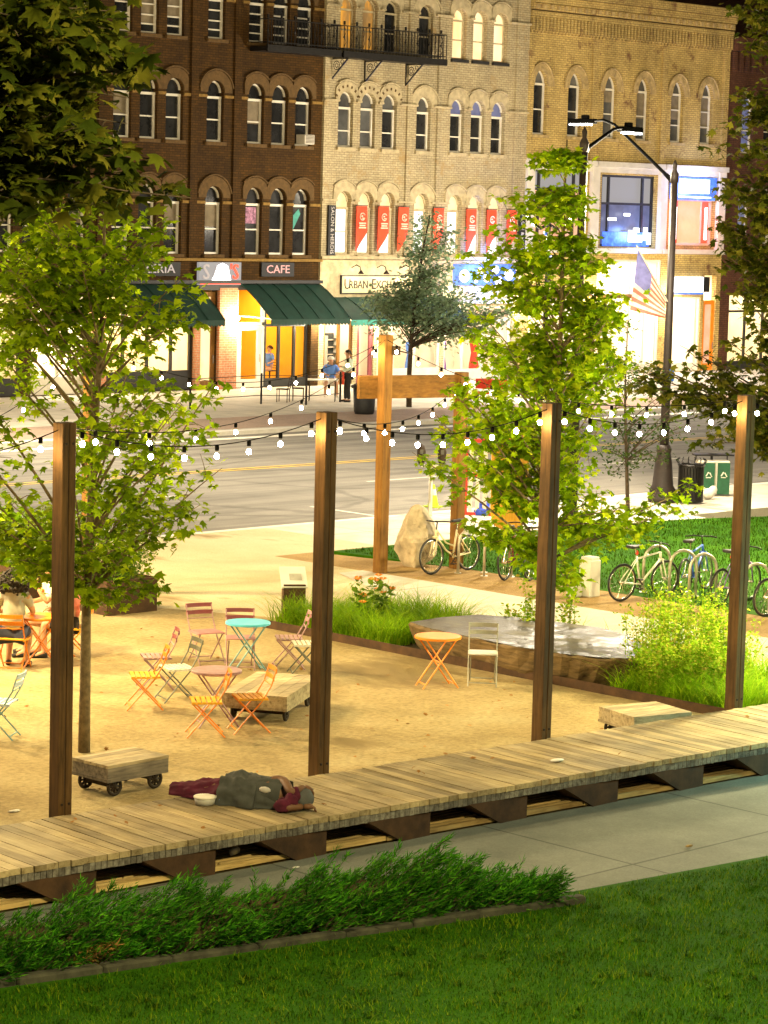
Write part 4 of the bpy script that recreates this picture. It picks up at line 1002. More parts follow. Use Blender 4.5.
MB().bar((a.x, a.y+.16, 3.42), (b.x, b.y+.0, 3.42), .1, .42).build('beam', 'gold_timber_x', t, False, .01)
m = MB().box((.1, -.17, 4.1), (.12, .1, .16)); m.bar((.1, -.2, 4.1), (.32, -.3, 4.05), .025); m.build('bracket', 'iron', t)

# ------------------------------------------------------------------ festoon lights
R1T, R2T, R0T = Vector((R1.x, R1.y, 4.3)), Vector((R2.x, R2.y, 3.5)), Vector((R0.x, R0.y, 4.3))
RX = Vector((44.5, 24., 4.4))
strings = [(PTOP[0], PTOP[1], .3, 4, 'festoon string running out of the picture left of the nearest dark post'), (PTOP[1], PTOP[2], .26, 5, 'festoon string between the nearest dark post and the one behind the sleeper'),
           (PTOP[2], PTOP[3], .26, 6, 'festoon string between the sleeper\'s post and the post before the central maple'), (PTOP[3], PTOP[4], .26, 5, 'festoon string from the central maple\'s post to the post in the feathery shrubs'),
           (PTOP[4], PTOP[5], .3, 5, 'festoon string leaving the picture right of the shrub post'), (R0T, R1T, .75, 7, 'sagging festoon string from the golden post behind the tree to the tall frame post'),
           (R1T, PTOP[4], .5, 8, 'festoon string from the tall golden frame post across the central maple'), (PTOP[2], R2T, .35, 5, 'festoon string from the sleeper\'s post to the short golden frame post'),
           (PTOP[0], R0T, .7, 5, 'festoon string deep in the left maple\'s foliage'), (PTOP[1], R1T, .6, 6, 'festoon string from the nearest dark post to the tall golden frame post')]
for p, q, sag, n, lb in strings:
    t = thing('festoon_string', lb, 'string lights', p, 0, 'festoon light strings over the plaza')
    f = lambda s: (p.lerp(q, s)-Vector((0, 0, 4*sag*s*(1-s))))-p
    MB().tube([f(i/24) for i in range(25)], .006, 4).build('cable', 'cable_black', t)
    n = int(n*1.5+.5)
    for i in range(n):
        s = (i+.5)/n; c = f(s)
        bo = MB().ball((0, 0, -.12), (.027, .027, .032), 8, 6).build('bulb', 'bulb_lit', t, True); bo.location = c
        so = MB().lathe([(.02, 0), (.024, -.02), (.022, -.06)], seg=6).build('socket', 'cable_black', bo)

# ------------------------------------------------------------------ carts
def cart(label, corners, rz=None, side='cart_side', th=.17):
    P = [G(x, y, .37) for x, y in corners]; c = sum(P, Vector())/4; c.z = 0
    e1 = (P[2]-P[1]); e2 = (P[0]-P[1]); L, W = max(e1.length, .9), max(e2.length, .62)
    rz = math.atan2(e1.y, e1.x)
    t = thing('wooden_cart', label, 'cart', c, rz, 'low wooden carts on the plaza')
    m = MB(); n = 6
    for i in range(n): m.box((0, -W/2+W*(i+.5)/n, .36), (L, W/n-.006, .035))
    m.build('platform', 'cart_wood', t)
    m = MB()
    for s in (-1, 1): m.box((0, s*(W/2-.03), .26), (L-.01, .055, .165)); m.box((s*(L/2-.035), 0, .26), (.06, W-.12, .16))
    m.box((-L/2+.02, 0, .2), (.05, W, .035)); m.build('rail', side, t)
    for x in (-L*.33, L*.33):
        MB().bar((x, -W*.42, .11), (x, W*.42, .11), .035).box((x, 0, .17), (.09, W*.6, .08)).build('axle', 'iron', t)
        for s in (-1, 1):
            w = MB().ring((0, 0, 0), .09, .022, (0, 1, 0), 20, 6)
            for k in range(4): a = k*math.pi/4; w.bar((.085*math.cos(a), 0, .085*math.sin(a)), (-.085*math.cos(a), 0, -.085*math.sin(a)), .022)
            w.lathe([(.03, -.03), (.03, .03)], (0, 0, 0), 8, (0, 1, 0))
            o = w.build('wheel', 'iron', t, True); o.location = (x, s*W*.4, .112)
    return t
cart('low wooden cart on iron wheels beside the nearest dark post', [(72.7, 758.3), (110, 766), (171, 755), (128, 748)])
cart('low pale wooden cart among the bistro chairs', [(229, 690), (281, 699), (314, 677.5), (262, 672)], None, 'cart_wood')
cart('low wooden cart half hidden behind the boardwalk edge', [(596, 707), (640, 717), (695, 712), (650, 703)], None, 'cart_wood')

# ------------------------------------------------------------------ bistro furniture
def chair(label, px, py, th, seatm, backm, framem, tw=0.):
    p = G(px, py); t = thing('bistro_chair', label, 'chair', p, ang(th)+tw, 'folding bistro chairs on the plaza'); W = .2
    m = MB()
    for i in range(6): m.box((-.17+i*.066, 0, .45), (.045, 2*W+.02, .014))
    m.bar((-.2, -W, .438), (.19, -W, .438), .02, .018).bar((-.2, W, .438), (.19, W, .438), .02, .018)
    m.build('seat', seatm, t)
    m = MB()
    for z, x in ((.80, -.295), (.70, -.262)):
        for i in range(4):
            y0, y1 = -W-.01+i*(2*W+.02)/4, -W-.01+(i+1)*(2*W+.02)/4
            q = lambda y: x-.025*(1-(y/W)**2)
            m.bar((q(y0), y0, z), (q(y1), y1, z), .014, .058)
    m.build('backrest', backm, t)
    for s in (-1, 1):
        MB().tube([(-.3, s*W, .83), (-.235, s*W, .62), (-.12, s*W, .42), (.24, s*W, .0)], .0105, 5).build('leg', framem, t)
        MB().tube([(.18, s*(W-.025), .435), (-.24, s*(W-.025), 0)], .0105, 5).build('leg', framem, t)
    MB().bar((.2, -W, .05), (.2, W, .05), .014).build('stretcher', framem, t); MB().bar((-.2, -W+.025, .05), (-.2, W-.025, .05), .014).build('stretcher', framem, t); MB().bar((-.235, -W, .62), (-.235, W, .62), .012).build('stretcher', framem, t)
    return t
chair('orange bistro chair furthest left of the group, facing left', 144, 708, 190, 'yellow_paint', 'orange_paint', 'orange_paint')
chair('orange bistro chair in front of the mauve round table', 205, 735, 188, 'yellow_paint', 'orange_paint', 'orange_paint')
chair('orange bistro chair in front of the pale wooden cart', 249, 731, 196, 'yellow_paint', 'orange_paint', 'orange_paint')
chair('maroon bistro chair close behind the leftmost orange chair', 155, 688, 192, 'mauve_paint', 'maroon_paint', 'mauve_paint')
chair('dull grey bistro chair with a pale seat left of the mauve table', 176, 700, 205, 'pale_seat', 'dim_grey_paint', 'dim_grey_paint')
chair('maroon bistro chair with a pink seat, left of the turquoise table', 206, 662, -62, 'pink_paint', 'maroon_paint', 'mauve_paint')
chair('maroon bistro chair with a pink seat, in front of the turquoise table', 240, 668, -84, 'pink_paint', 'maroon_paint', 'mauve_paint')
chair('pink bistro chair next to the slanted information panel', 288, 668, 186, 'mauve_paint', 'pink_paint', 'mauve_paint')
chair('grey bistro chair with pale seat partly behind the sleeper\'s post', 305, 674, 188, 'pale_seat', 'dim_grey_paint', 'dim_grey_paint')
chair('grey bistro chair beside the small orange round table', 482, 684, -92, 'pale_seat', 'grey_paint', 'grey_paint')
chair('steel blue bistro chair cut by the left picture edge', -2, 737, 172, 'pale_blue', 'pale_blue', 'steel_blue_paint')
def table(label, px, py, topm, legm, r=.325):
    p = G(px, py, .72); p.z = 0; t = thing('round_table', label, 'table', p, ang(20), 'round bistro tables on the plaza')
    MB().lathe([(r-.01, -.03), (r, -.025), (r, 0), (r-.008, .006), (.01, .006)], (0, 0, .72), 28).build('tabletop', topm, t)
    for s in (-1, 1):
        MB().tube([(-.24, s*.17, .7), (.26, s*.17, 0)], .012, 5).build('leg', legm, t); MB().tube([(.24, s*.145, .7), (-.26, s*.145, 0)], .012, 5).build('leg', legm, t)
    for a, b, z in ((.22, .17, .06), (-.22, .145, .06), (0, .17, .36)): MB().bar((a, -b, z), (a, b, z), .015).build('stretcher', legm, t)
    return t
table('mauve round bistro table with worn pinkish top', 216.5, 670, 'mauve_paint', 'mauve_paint')
table('turquoise round bistro table on thin blue legs', 248, 622, 'aqua_paint', 'steel_blue_paint')
table('orange round bistro table standing alone by the stone slab', 438, 636, 'orange_paint', 'orange_paint', .33)
table('orange bistro table between the seated people', 40, 616, 'orange_paint', 'orange_paint', .33)

# ------------------------------------------------------------------ bicycles and racks
def bike(label, rear, front, colr, step=False, basket=False, lean=.05, saddle='black_saddle', accent=None):
    a, b = G(*rear), G(*front); c = (a+b)/2; d = b-a
    t = thing('bicycle', label, 'bicycle', c, math.atan2(d.y, d.x), 'bicycles at the racks'); t.rotation_euler[0] = lean
    X = .51; r = .335
    for x in (-X, X):
        w = MB().ring((0, 0, 0), r-.018, .019, (0, 1, 0), 32, 6).build('wheel', 'rubber', t, True); w.location = (x, 0, r)
        MB().ring((0, 0, 0), r-.045, .012, (0, 1, 0), 32, 5).build('rim', 'chrome', w, True)
        m = MB()
        for k in range(20): q = k*math.pi/10; m.bar((.02*math.cos(q+.5), .02*(-1)**k, .02*math.sin(q+.5)), ((r-.05)*math.cos(q), 0, (r-.05)*math.sin(q)), .0035)
        m.lathe([(.025, -.045), (.025, .045)], (0, 0, 0), 8, (0, 1, 0)); m.build('spokes', 'chrome', w)
    bb, st, hd, hd2 = Vector((-.08, 0, .28)), Vector((-.2, 0, .78)), Vector((.36, 0, .82)), Vector((.38, 0, .7))
    m = MB(); T_ = .018
    m.tube([bb, st], T_, 8).tube([hd, hd2], .021, 8)
    if step: m.tube([hd2, Vector((.1, 0, .42)), bb+Vector((.0, 0, .03))], T_, 8).tube([hd, Vector((.1, 0, .56)), Vector((-.13, 0, .48))], T_*.9, 8)
    else: m.tube([hd, st+Vector((.005, 0, -.05))], T_, 8).tube([hd2, bb], T_*1.1, 8)
    for s in (-1, 1): m.tube([bb+Vector((0, s*.02, 0)), Vector((-X, s*.06, r))], .011, 6).tube([st+Vector((0, s*.015, -.06)), Vector((-X, s*.06, r))], .009, 6)
    m.build('frame', colr, t, True)
    m = MB()
    for s in (-1, 1): m.tube([hd2+Vector((.01, s*.045, -.02)), Vector((.45, s*.05, .5)), Vector((X, s*.05, r))], .012, 6)
    m.bar(hd2+Vector((.01, -.06, -.01)), hd2+Vector((.01, .06, -.01)), .03); m.build('fork', colr, t, True)
    MB().tube([hd, hd+Vector((-.03, 0, .15)), hd+Vector((.02, 0, .16))], .013, 6).tube([(.28, -.3, .97), (.37, -.16, .98), (.4, 0, .97), (.37, .16, .98), (.28, .3, .97)], .013, 6).build('handlebar', 'black_metal', t, True)
    m = MB().tube([st, st+Vector((-.04, 0, .14))], .013, 6); m.build('seat_post', 'chrome', t)
    MB().prism([(-.4, -.08), (-.36, -.1), (-.24, -.05), (-.06, -.022), (-.06, .022), (-.24, .05), (-.36, .1), (-.4, .08)], .925, .975).build('saddle', saddle, t, False, .012)
    m = MB().ring((bb.x, .05, bb.z), .085, .008, (0, 1, 0), 16, 4).bar(bb+Vector((0, .07, 0)), bb+Vector((.12, .07, -.11)), .018).bar(bb+Vector((0, -.07, 0)), bb+Vector((-.12, -.07, .11)), .018)
    m.box(bb+Vector((.12, .12, -.11)), (.09, .09, .02)).box(bb+Vector((-.12, -.12, .11)), (.09, .09, .02)); m.build('crank', 'iron', t)
    if accent: MB().ball((-.2, 0, .84), (.03, .03, .045), 6, 5).build('reflector', accent, t)
    if basket:
        m = MB()
        for k in range(5): m.box((.53, 0, .78+k*.05), (.26-.0*k, .3, .008))
        m.build('basket', 'galv', t)
    return t
bike('cream step through bicycle leaning beside the boulder', (470, 570), (430, 575), 'cream_bike', True, False, .06)
bike('brown road bicycle seen from behind at the second rack', (497, 583), (534, 572), 'maroon_bike', False, False, -.05, 'black_saddle', 'red_lit' and 'red_cloth')
bike('purple bicycle with a black front wheel near the central maple', (556, 572), (522, 584), 'purple_bike', False, False, .05)
bike('white mountain bicycle standing free on the lawn edge', (616, 602), (668, 597), 'white_bike', False, False, .04, 'black_saddle', 'red_cloth')
bike('blue bicycle locked among the racks behind the feathery shrubs', (681, 597), (709, 588), 'blue_bike', False, False, -.04)
bike('purple bicycle leaning behind the furthest dark post', (716, 607), (752, 600), 'purple_bike', False, False, .04, 'black_saddle', 'red_cloth')
bike('dark bicycle cut off by the right picture edge', (764, 617), (806, 612), 'maroon_bike', False, False, .04)
for k, (x, y) in enumerate([(471, 573), (497, 576), (524, 577), (656, 592), (682, 597), (702, 601), (755, 612)]):
    LB = ['steel hoop rack holding the cream bicycle', 'steel hoop rack between the cream and brown bicycles', 'steel hoop rack beside the purple front wheel bicycle', 'steel hoop rack behind the white mountain bicycle', 'steel hoop rack left of the blue bicycle', 'steel hoop rack between the blue bicycle and the furthest post', 'steel hoop rack near the right picture edge']
    t = thing('bike_rack', LB[k], 'bike rack', G(x, y), ang(20), 'steel hoop bike racks')
    MB().tube([(-.26, 0, 0), (-.26, 0, .55)]+[(-.26*math.cos(math.pi*i/10), 0, .55+.28*math.sin(math.pi*i/10)) for i in range(1, 10)]+[(.26, 0, .55), (.26, 0, 0)], .028, 8).build('hoop', 'galv', t, True)
    MB().lathe([(.07, 0), (.07, .012)], (-.26, 0, 0), 10).lathe([(.07, 0), (.07, .012)], (.26, 0, 0), 10).build('foot_plate', 'galv', t)

# ------------------------------------------------------------------ people
def skin_mesh(nd, ed, root, sub=1, mul=1., add=0.):
    names = list(nd); ix = {n: i for i, n in enumerate(names)}
    me = D.meshes.new('tmp'); me.from_pydata([nd[n][0] for n in names], [(ix[a], ix[b]) for a, b in ed], [])
    o = D.objects.new('tmp', me); col.objects.link(o)
    md = o.modifiers.new('s', 'SKIN'); md.use_smooth_shade = True
    for i, n in enumerate(names):
        s = me.skin_vertices[0].data[i]; r = nd[n][1]
        r = r if isinstance(r, tuple) else (r, r)
        s.radius = (r[0]*mul+add, r[1]*mul+add); s.use_root = (n == root)
    if sub: q = o.modifiers.new('u', 'SUBSURF'); q.levels = sub; q.render_levels = sub
    out = evalmesh(o); D.objects.remove(o); D.meshes.remove(me)
    out.polygons.foreach_set('use_smooth', [True]*len(out.polygons))
    return out
def hand(mb, w, dr, up, curl=.5, sc_=1.):
    dr = Vector(dr).normalized(); up = Vector(up); up = (up-dr*up.dot(dr)).normalized(); sd = dr.cross(up)
    mb.tube([Vector(w), Vector(w)+dr*.05*sc_, Vector(w)+dr*.095*sc_], [.026*sc_, .034*sc_, .028*sc_], 6)
    for k, L in enumerate((.068, .078, .072, .056)):
        o = Vector(w)+dr*.085*sc_+sd*(k-1.5)*.018*sc_; a = dr*math.cos(curl*.6)-up*math.sin(curl*.6); b = dr*math.cos(curl*1.6)-up*math.sin(curl*1.6)
        mb.tube([o, o+a*L*.5*sc_, o+a*L*.5*sc_+b*L*.55*sc_], [.0095*sc_, .009*sc_, .007*sc_], 5)
    o = Vector(w)+dr*.03*sc_-sd*.028*sc_; a = (dr*.7-sd*.6-up*.2).normalized()
    mb.tube([o, o+a*.035*sc_, o+(a+dr*.4).normalized()*.07*sc_], [.011*sc_, .0105*sc_, .008*sc_], 5)
def figure(label, loc, rz, nd, ed, skinm, clothes, hands=(), hair=None, group=None, extras=()):
    t = thing('person', label, 'person', loc, rz, group)
    me = skin_mesh(nd, ed, 'pelvis', 1)
    mb = MB()
    for w, dr, up, cu in hands: hand(mb, w, dr, up, cu)
    if 'head' in nd:
        c, n_ = Vector(nd['head'][0]), Vector(nd['neck'][0]); upv = (c-n_).normalized(); f = Vector(nd.get('_face', ((1, 0, 0),))[0]) if False else None
    bm = bmesh.new(); bm.from_mesh(me)
    for e in extras: mb.add(e.v, e.f)
    tm = D.meshes.new('h'); tm.from_pydata(mb.v, [], mb.f); bm.from_mesh(tm); D.meshes.remove(tm)
    for f in bm.faces: f.smooth = True
    bm.to_mesh(me); bm.free(); me.name = 'body'; me.materials.clear(); me.materials.append(M[skinm])
    link(D.objects.new('body', me), t)
    for nm, mt, es, mul, add, root in clothes:
        ns = []
        for a, b in es:
            for q in (a, b):
                if q not in ns: ns.append(q)
        cm = skin_mesh({q: nd[q] for q in ns}, es, root, 1, mul, add); cm.materials.clear(); cm.materials.append(M[mt])
        link(D.objects.new(nm, cm), t)
    return t
def face_bits(c, f, s=1.):
    """nose, ears, eye sockets and lips for a head centred at c that looks along f"""
    c = Vector(c); f = Vector(f).normalized(); sd = Vector((0, 0, 1)).cross(f).normalized(); m = MB()
    m.tube([c+f*.095*s+Vector((0, 0, .015)), c+f*.122*s+Vector((0, 0, -.03)), c+f*.095*s+Vector((0, 0, -.035))], [.008*s, .013*s, .01*s], 5)
    for k in (-1, 1): m.ball(c+sd*k*.098*s+Vector((0, 0, -.005)), (.016, .016, .03), 6, 5)
    m.ball(c+f*.094*s+Vector((0, 0, -.062)), (.015, .02, .008), 6, 4)
    m.tube([c+f*.085*s+sd*-.04*s+Vector((0, 0, .032)), c+f*.1*s+Vector((0, 0, .036)), c+f*.085*s+sd*.04*s+Vector((0, 0, .032))], .009*s, 5)
    return m
def seated(lean=.02, hipz=.5, kn=((.42, .12, .5), (.42, -.12, .5)), an=((.40, .13, .08), (.40, -.13, .08)), el=((.08, .27, .8), (.08, -.27, .8)), wr=((.3, .2, .74), (.3, -.2, .74)), sh=1.04, hd=(.02, 0, 1.3), w=1.):
    l = lean; nd = {'pelvis': ((0, 0, hipz+.04), (.15*w, .12)), 'spine': ((l*.5, 0, .75), (.135*w, .11)), 'chest': ((l, 0, .95), (.16*w, .12)), 'collar': ((l*1.1, 0, 1.07), (.1, .08)),
          'neck': ((l*1.1+.01, 0, 1.14), .055), 'jaw': ((hd[0]+.02, hd[1], hd[2]-.08), .075), 'head': (hd, (.088, .1)), 'crown': ((hd[0]-.01, hd[1], hd[2]+.075), .07)}
    ed = [('pelvis', 'spine'), ('spine', 'chest'), ('chest', 'collar'), ('collar', 'neck'), ('neck', 'jaw'), ('jaw', 'head'), ('head', 'crown')]
    for i, s in enumerate((1, -1)):
        n = 'lr'[i]
        nd.update({'hip'+n: ((.05, s*.095, hipz+.01), .1*w), 'knee'+n: (kn[i], .062*w), 'ankle'+n: (an[i], .042), 'toe'+n: ((an[i][0]+.15, an[i][1]+s*.02, .03), (.045, .028)),
                   'shoulder'+n: ((l, s*.185*w, sh), .066), 'elbow'+n: (el[i], .045), 'wrist'+n: (wr[i], .032)})
        ed += [('pelvis', 'hip'+n), ('hip'+n, 'knee'+n), ('knee'+n, 'ankle'+n), ('ankle'+n, 'toe'+n), ('collar', 'shoulder'+n), ('shoulder'+n, 'elbow'+n), ('elbow'+n, 'wrist'+n)]
    return nd, ed
def mids(nd, a, b, f, nm, r=None):
    pa, pb = Vector(nd[a][0]), Vector(nd[b][0]); ra = nd[a][1] if not isinstance(nd[a][1], tuple) else nd[a][1][0]; rb = nd[b][1] if not isinstance(nd[b][1], tuple) else nd[b][1][0]
    nd[nm] = (tuple(pa.lerp(pb, f)), r or ra+(rb-ra)*f)
TORSO = [('pelvis', 'spine'), ('spine', 'chest'), ('chest', 'collar')]
SLV = lambda n: [('collar', 'shoulder'+n), ('shoulder'+n, 'slv'+n)]
def sleeves(nd, ed, f=.75):
    for n in 'lr':
        mids(nd, 'shoulder'+n, 'elbow'+n, f, 'slv'+n); ed.remove(('shoulder'+n, 'elbow'+n)); ed += [('shoulder'+n, 'slv'+n), ('slv'+n, 'elbow'+n)]
def shorts(nd, ed, f=.7):
    for n in 'lr':
        mids(nd, 'hip'+n, 'knee'+n, f, 'hem'+n); ed.remove(('hip'+n, 'knee'+n)); ed += [('hip'+n, 'hem'+n), ('hem'+n, 'knee'+n)]
def shoes(t, nd, mat):
    for n in 'lr':
        a = Vector(nd['ankle'+n][0]); b = Vector(nd['toe'+n][0]); d = (b-a); d.z = 0; d = d.normalized()
        q = a-d*.05; m = MB().tube([(q.x, q.y, .035), tuple(Vector((a.x, a.y, .045))+d*.05), tuple(Vector((b.x, b.y, .03))+d*.03)], [.038, .046, .03], 8)
        m.build('shoe', mat, t, True)
def curly(t, c, r, mat, n=420, seed=1, flat=(1, 1, 1), off=(0, 0, 0)):
    q = random.Random(seed); m = MB()
    m.ball(Vector(c)+Vector(off), (r*.86*flat[0], r*.86*flat[1], r*.86*flat[2]), 14, 10)
    for _ in range(n):
        d = Vector((q.gauss(0, 1), q.gauss(0, 1), q.gauss(0, 1))).normalized()
        p = Vector(c)+Vector(off)+Vector((d.x*r*flat[0], d.y*r*flat[1], d.z*r*flat[2]))*q.uniform(.8, 1.0)
        m.ball(p, q.uniform(.014, .03), 5, 4)
    m.build('hair', mat, t)
def strands(t, c, mat, length=.1, back=(-1, 0, 0), r=.104):
    q = random.Random(3); m = MB(); c = Vector(c); bk = Vector(back)
    for _ in range(150):
        d = Vector((q.gauss(0, 1), q.gauss(0, 1), abs(q.gauss(0, 1))*.8+.1)).normalized()
        if d.dot(-bk) > .55 and d.z < .6: continue
        p = c+Vector((d.x*r, d.y*r, d.z*r*1.08)); e = p+(bk*.5+Vector((d.x*.3, d.y*.3, -1)))*length*q.uniform(.4, 1)
        m.tube([p, p.lerp(e, .5)+d*.012, e], [.014, .012, .006], 5)
    m.build('hair', mat, t, True)
# woman with dark curls, back to us
bx_, by_ = G(14, 662).x, G(14, 662).y
c12 = chair('orange bistro chair carrying the woman with dark curly hair', 13, 669, 84, 'yellow_paint', 'orange_paint', 'orange_paint')
nd, ed = seated(.03, .5, el=((.1, .26, .82), (.1, -.26, .82)), wr=((.33, .2, .76), (.33, -.18, .76)), kn=((.4, .14, .52), (.4, -.14, .52)), an=((.32, .15, .08), (.22, -.13, .08)), hd=(.08, 0, 1.26))
sleeves(nd, ed, .7); shorts(nd, ed, .75)
t = figure('woman with big dark curly hair in a grey tee, sitting with her back turned', c12.location, c12.rotation_euler[2], nd, ed, 'skin_tan',
           [('shirt', 'tee_grey', TORSO+SLV('l')+SLV('r'), 1.04, .012, 'chest'), ('shorts', 'navy_cloth', [('pelvis', 'hipl'), ('hipl', 'heml'), ('pelvis', 'hipr'), ('hipr', 'hemr')], 1.05, .014, 'pelvis')],
           [((.33, .2, .76), (1, -.2, 0), (0, 0, 1), .5), ((.33, -.18, .76), (1, .2, 0), (0, 0, 1), .5)], extras=[face_bits((.08, 0, 1.26), (1, 0, 0))])
curly(t, (.08, 0, 1.24), .21, 'hair_black', 520, 4, (.95, 1.1, .95), (-.06, 0, 0)); shoes(t, nd, 'black_cloth')
# companion in a pale patterned shirt, beyond the table
c14 = chair('orange bistro chair under the person in the pale patterned shirt', 57, 655, 196, 'yellow_paint', 'orange_paint', 'orange_paint')
nd, ed = seated(.1, .5, el=((.2, .3, .82), (.16, -.28, .8)), wr=((.32, .2, 1.02), (.42, -.12, .76)), kn=((.44, .1, .52), (.44, -.14, .54)), an=((.5, .12, .08), (.44, -.2, .08)), hd=(.12, 0, 1.31), w=1.08)
sleeves(nd, ed, .8); shorts(nd, ed, .55)
t = figure('person in a pale patterned shirt with bare legs, sitting across the orange table', c14.location, c14.rotation_euler[2], nd, ed, 'skin_tan',
           [('shirt', 'white_cloth', TORSO+SLV('l')+SLV('r'), 1.05, .014, 'chest'), ('shorts', 'tee_grey', [('pelvis', 'hipl'), ('hipl', 'heml'), ('pelvis', 'hipr'), ('hipr', 'hemr')], 1.08, .014, 'pelvis')],
           [((.32, .2, 1.02), (.2, 0, 1), (1, 0, 0), .3), ((.42, -.12, .76), (1, .1, 0), (0, 0, 1), .4)], extras=[face_bits((.12, 0, 1.31), (1, 0, 0))])
strands(t, (.12, 0, 1.31), 'hair_brown', .1); shoes(t, nd, 'black_cloth')
MB().box((.23, 0, .97), (.02, .14, .05)).build('shirt_print', 'orange_paint', t)
# third person half hidden by the nearest dark post
c13 = chair('orange bistro chair half hidden behind the nearest dark post', 70, 660, 186, 'yellow_paint', 'orange_paint', 'orange_paint')
c13.location = G(73, 657)
nd, ed = seated(.06, .5, kn=((.43, .1, .5), (.43, -.1, .5)), an=((.42, .1, .08), (.5, -.1, .08)), wr=((.3, .1, .72), (.3, -.1, .72)), hd=(.1, 0, 1.3))
sleeves(nd, ed, .7); shorts(nd, ed, .9)
t = figure('person in pink with brown hair, mostly hidden by the nearest dark post', c13.location, c13.rotation_euler[2], nd, ed, 'skin_tan',
           [('shirt', 'pink_cloth', TORSO+SLV('l')+SLV('r'), 1.04, .012, 'chest'), ('trousers', 'black_cloth', [('pelvis', 'hipl'), ('hipl', 'heml'), ('pelvis', 'hipr'), ('hipr', 'hemr')], 1.05, .014, 'pelvis')],
           [((.3, .1, .72), (1, -.3, 0), (0, 0, 1), .6), ((.3, -.1, .72), (1, .3, 0), (0, 0, 1), .6)], extras=[face_bits((.1, 0, 1.3), (1, 0, 0))])
strands(t, (.1, 0, 1.3), 'hair_brown', .16); shoes(t, nd, 'black_cloth')
# sleeper on the boardwalk, lying on one side, head to the right
nd = {'pelvis': ((-.2, .0, .13), (.14, .11)), 'spine': ((.0, .0, .155), (.16, .14)), 'chest': ((.2, .0, .16), (.175, .145)), 'collar': ((.34, -.01, .14), (.11, .1)), 'neck': ((.41, -.03, .12), .058), 'jaw': ((.48, -.05, .11), .078), 'head': ((.56, -.05, .115), (.09, .1)), 'crown': ((.63, -.04, .115), .07),
      'hipl': ((-.28, .03, .14), .085), 'kneel': ((-.5, -.07, .1), .055), 'anklel': ((-.76, .06, .06), .042), 'toel': ((-.86, .05, .05), .034), 'hipr': ((-.28, -.0, .08), .085), 'kneer': ((-.5, -.09, .06), .05), 'ankler': ((-.74, .0, .05), .043), 'toer': ((-.85, -.03, .05), .036),
      'shoulderl': ((.33, .03, .27), .07), 'slvl': ((.385, -.045, .275), .055), 'elbowl': ((.52, -.2, .2), .046), 'wristl': ((.6, -.02, .24), .034), 'shoulderr': ((.34, -.08, .07), .066), 'slvr': ((.38, -.16, .07), .058), 'elbowr': ((.5, -.28, .06), .046), 'wristr': ((.64, -.14, .06), .034)}
ed = [('pelvis', 'spine'), ('spine', 'chest'), ('chest', 'collar'), ('collar', 'neck'), ('neck', 'jaw'), ('jaw', 'head'), ('head', 'crown')]
for n in 'lr': ed += [('pelvis', 'hip'+n), ('hip'+n, 'knee'+n), ('knee'+n, 'ankle'+n), ('ankle'+n, 'toe'+n), ('collar', 'shoulder'+n), ('shoulder'+n, 'slv'+n), ('slv'+n, 'elbow'+n), ('elbow'+n, 'wrist'+n)]
t = figure('person in a grey top asleep on the boardwalk, legs wrapped in maroon', G(252, 803, .405), ang(-20), nd, ed, 'skin_dark',
           [('shirt', 'grey_cloth', TORSO+[('collar', 'shoulderl'), ('collar', 'shoulderr')], 1.1, .012, 'chest')],
           [((.6, -.02, .24), (.6, .5, -.5), (0, .3, 1), .8), ((.64, -.14, .06), (.9, .4, 0), (0, 0, 1), .8)])
MB().lathe([(.12, -.03), (.115, .03), (.095, .08), (.03, .115)], (.59, -.045, .115), 12, (1, .1, .1)).build('cap', 'cap_grey', t, True)
from mathutils import noise as mnoise
def cloth(x0, x1, w0, w1, h0, h1, y0, y1, sd, fold, nm, mt, nx=44, ny=40, humps=0.):
    m = MB(); V = []
    for i in range(nx+1):
        f = i/nx; x = x0+(x1-x0)*f; w = w0+(w1-w0)*f; h = h0+(h1-h0)*f+humps*math.sin(math.pi*f)
        for j in range(ny+1):
            a = math.pi*j/ny; p = Vector((x*5+sd, 2.2*math.cos(a), 2.2*math.sin(a)))
            k = 1+fold*mnoise.noise(p*1.6)+fold*.6*abs(mnoise.noise(p*Vector((3.2, 5, 5))))-fold*.35*abs(math.sin(6*x+3*a+3*mnoise.noise(p)))
            edge = .02*mnoise.noise(Vector((a*2.5, sd, i*.0)))
            V.append((x+edge*(1 if i in (0, nx) else .3), y0+(y1-y0)*f+w*math.cos(a)*k, max(.004, h*math.sin(a)*k)))
    m.add(V, [(i*(ny+1)+j, i*(ny+1)+j+1, (i+1)*(ny+1)+j+1, (i+1)*(ny+1)+j) for i in range(nx) for j in range(ny)])
    m.add([V[nx*(ny+1)+j] for j in range(ny+1)], [tuple(range(ny+1))]); m.add([V[j] for j in range(ny+1)], [tuple(reversed(range(ny+1)))])
    return m.build(nm, mt, t, True)
cloth(-.22, -.94, .22, .1, .255, .125, .0, .04, 3.1, .16, 'leg_wrap', 'maroon_cloth')
cloth(-.31, .12, .26, .255, .285, .285, .0, -.02, 8.3, .15, 'blanket', 'grey_cloth', 30, 40, .03)
cloth(.06, .36, .225, .14, .27, .2, -.02, -.05, 15.3, .15, 'hood_top', 'grey_cloth', 26, 36, .02)
m = MB()
for c_, r_ in (((.45, -.24, .075), (.11, .08, .08)), ((.52, -.2, .12), (.07, .07, .09)), ((.55, -.15, .17), (.05, .05, .09))):
    k0 = len(m.v); m.ball(c_, r_, 16, 12)
    for i in range(k0, len(m.v)): p = Vector(m.v[i]); d = (p-Vector(c_)); m.v[i] = tuple(Vector(c_)+d*(1+.35*mnoise.noise(p*14)))
m.build('scarf', 'maroon_cloth', t, True)
MB().ball((-.27, -.2, .035), (.05, .05, .05), 8, 6).build('denim_cuff', 'denim', t, True)
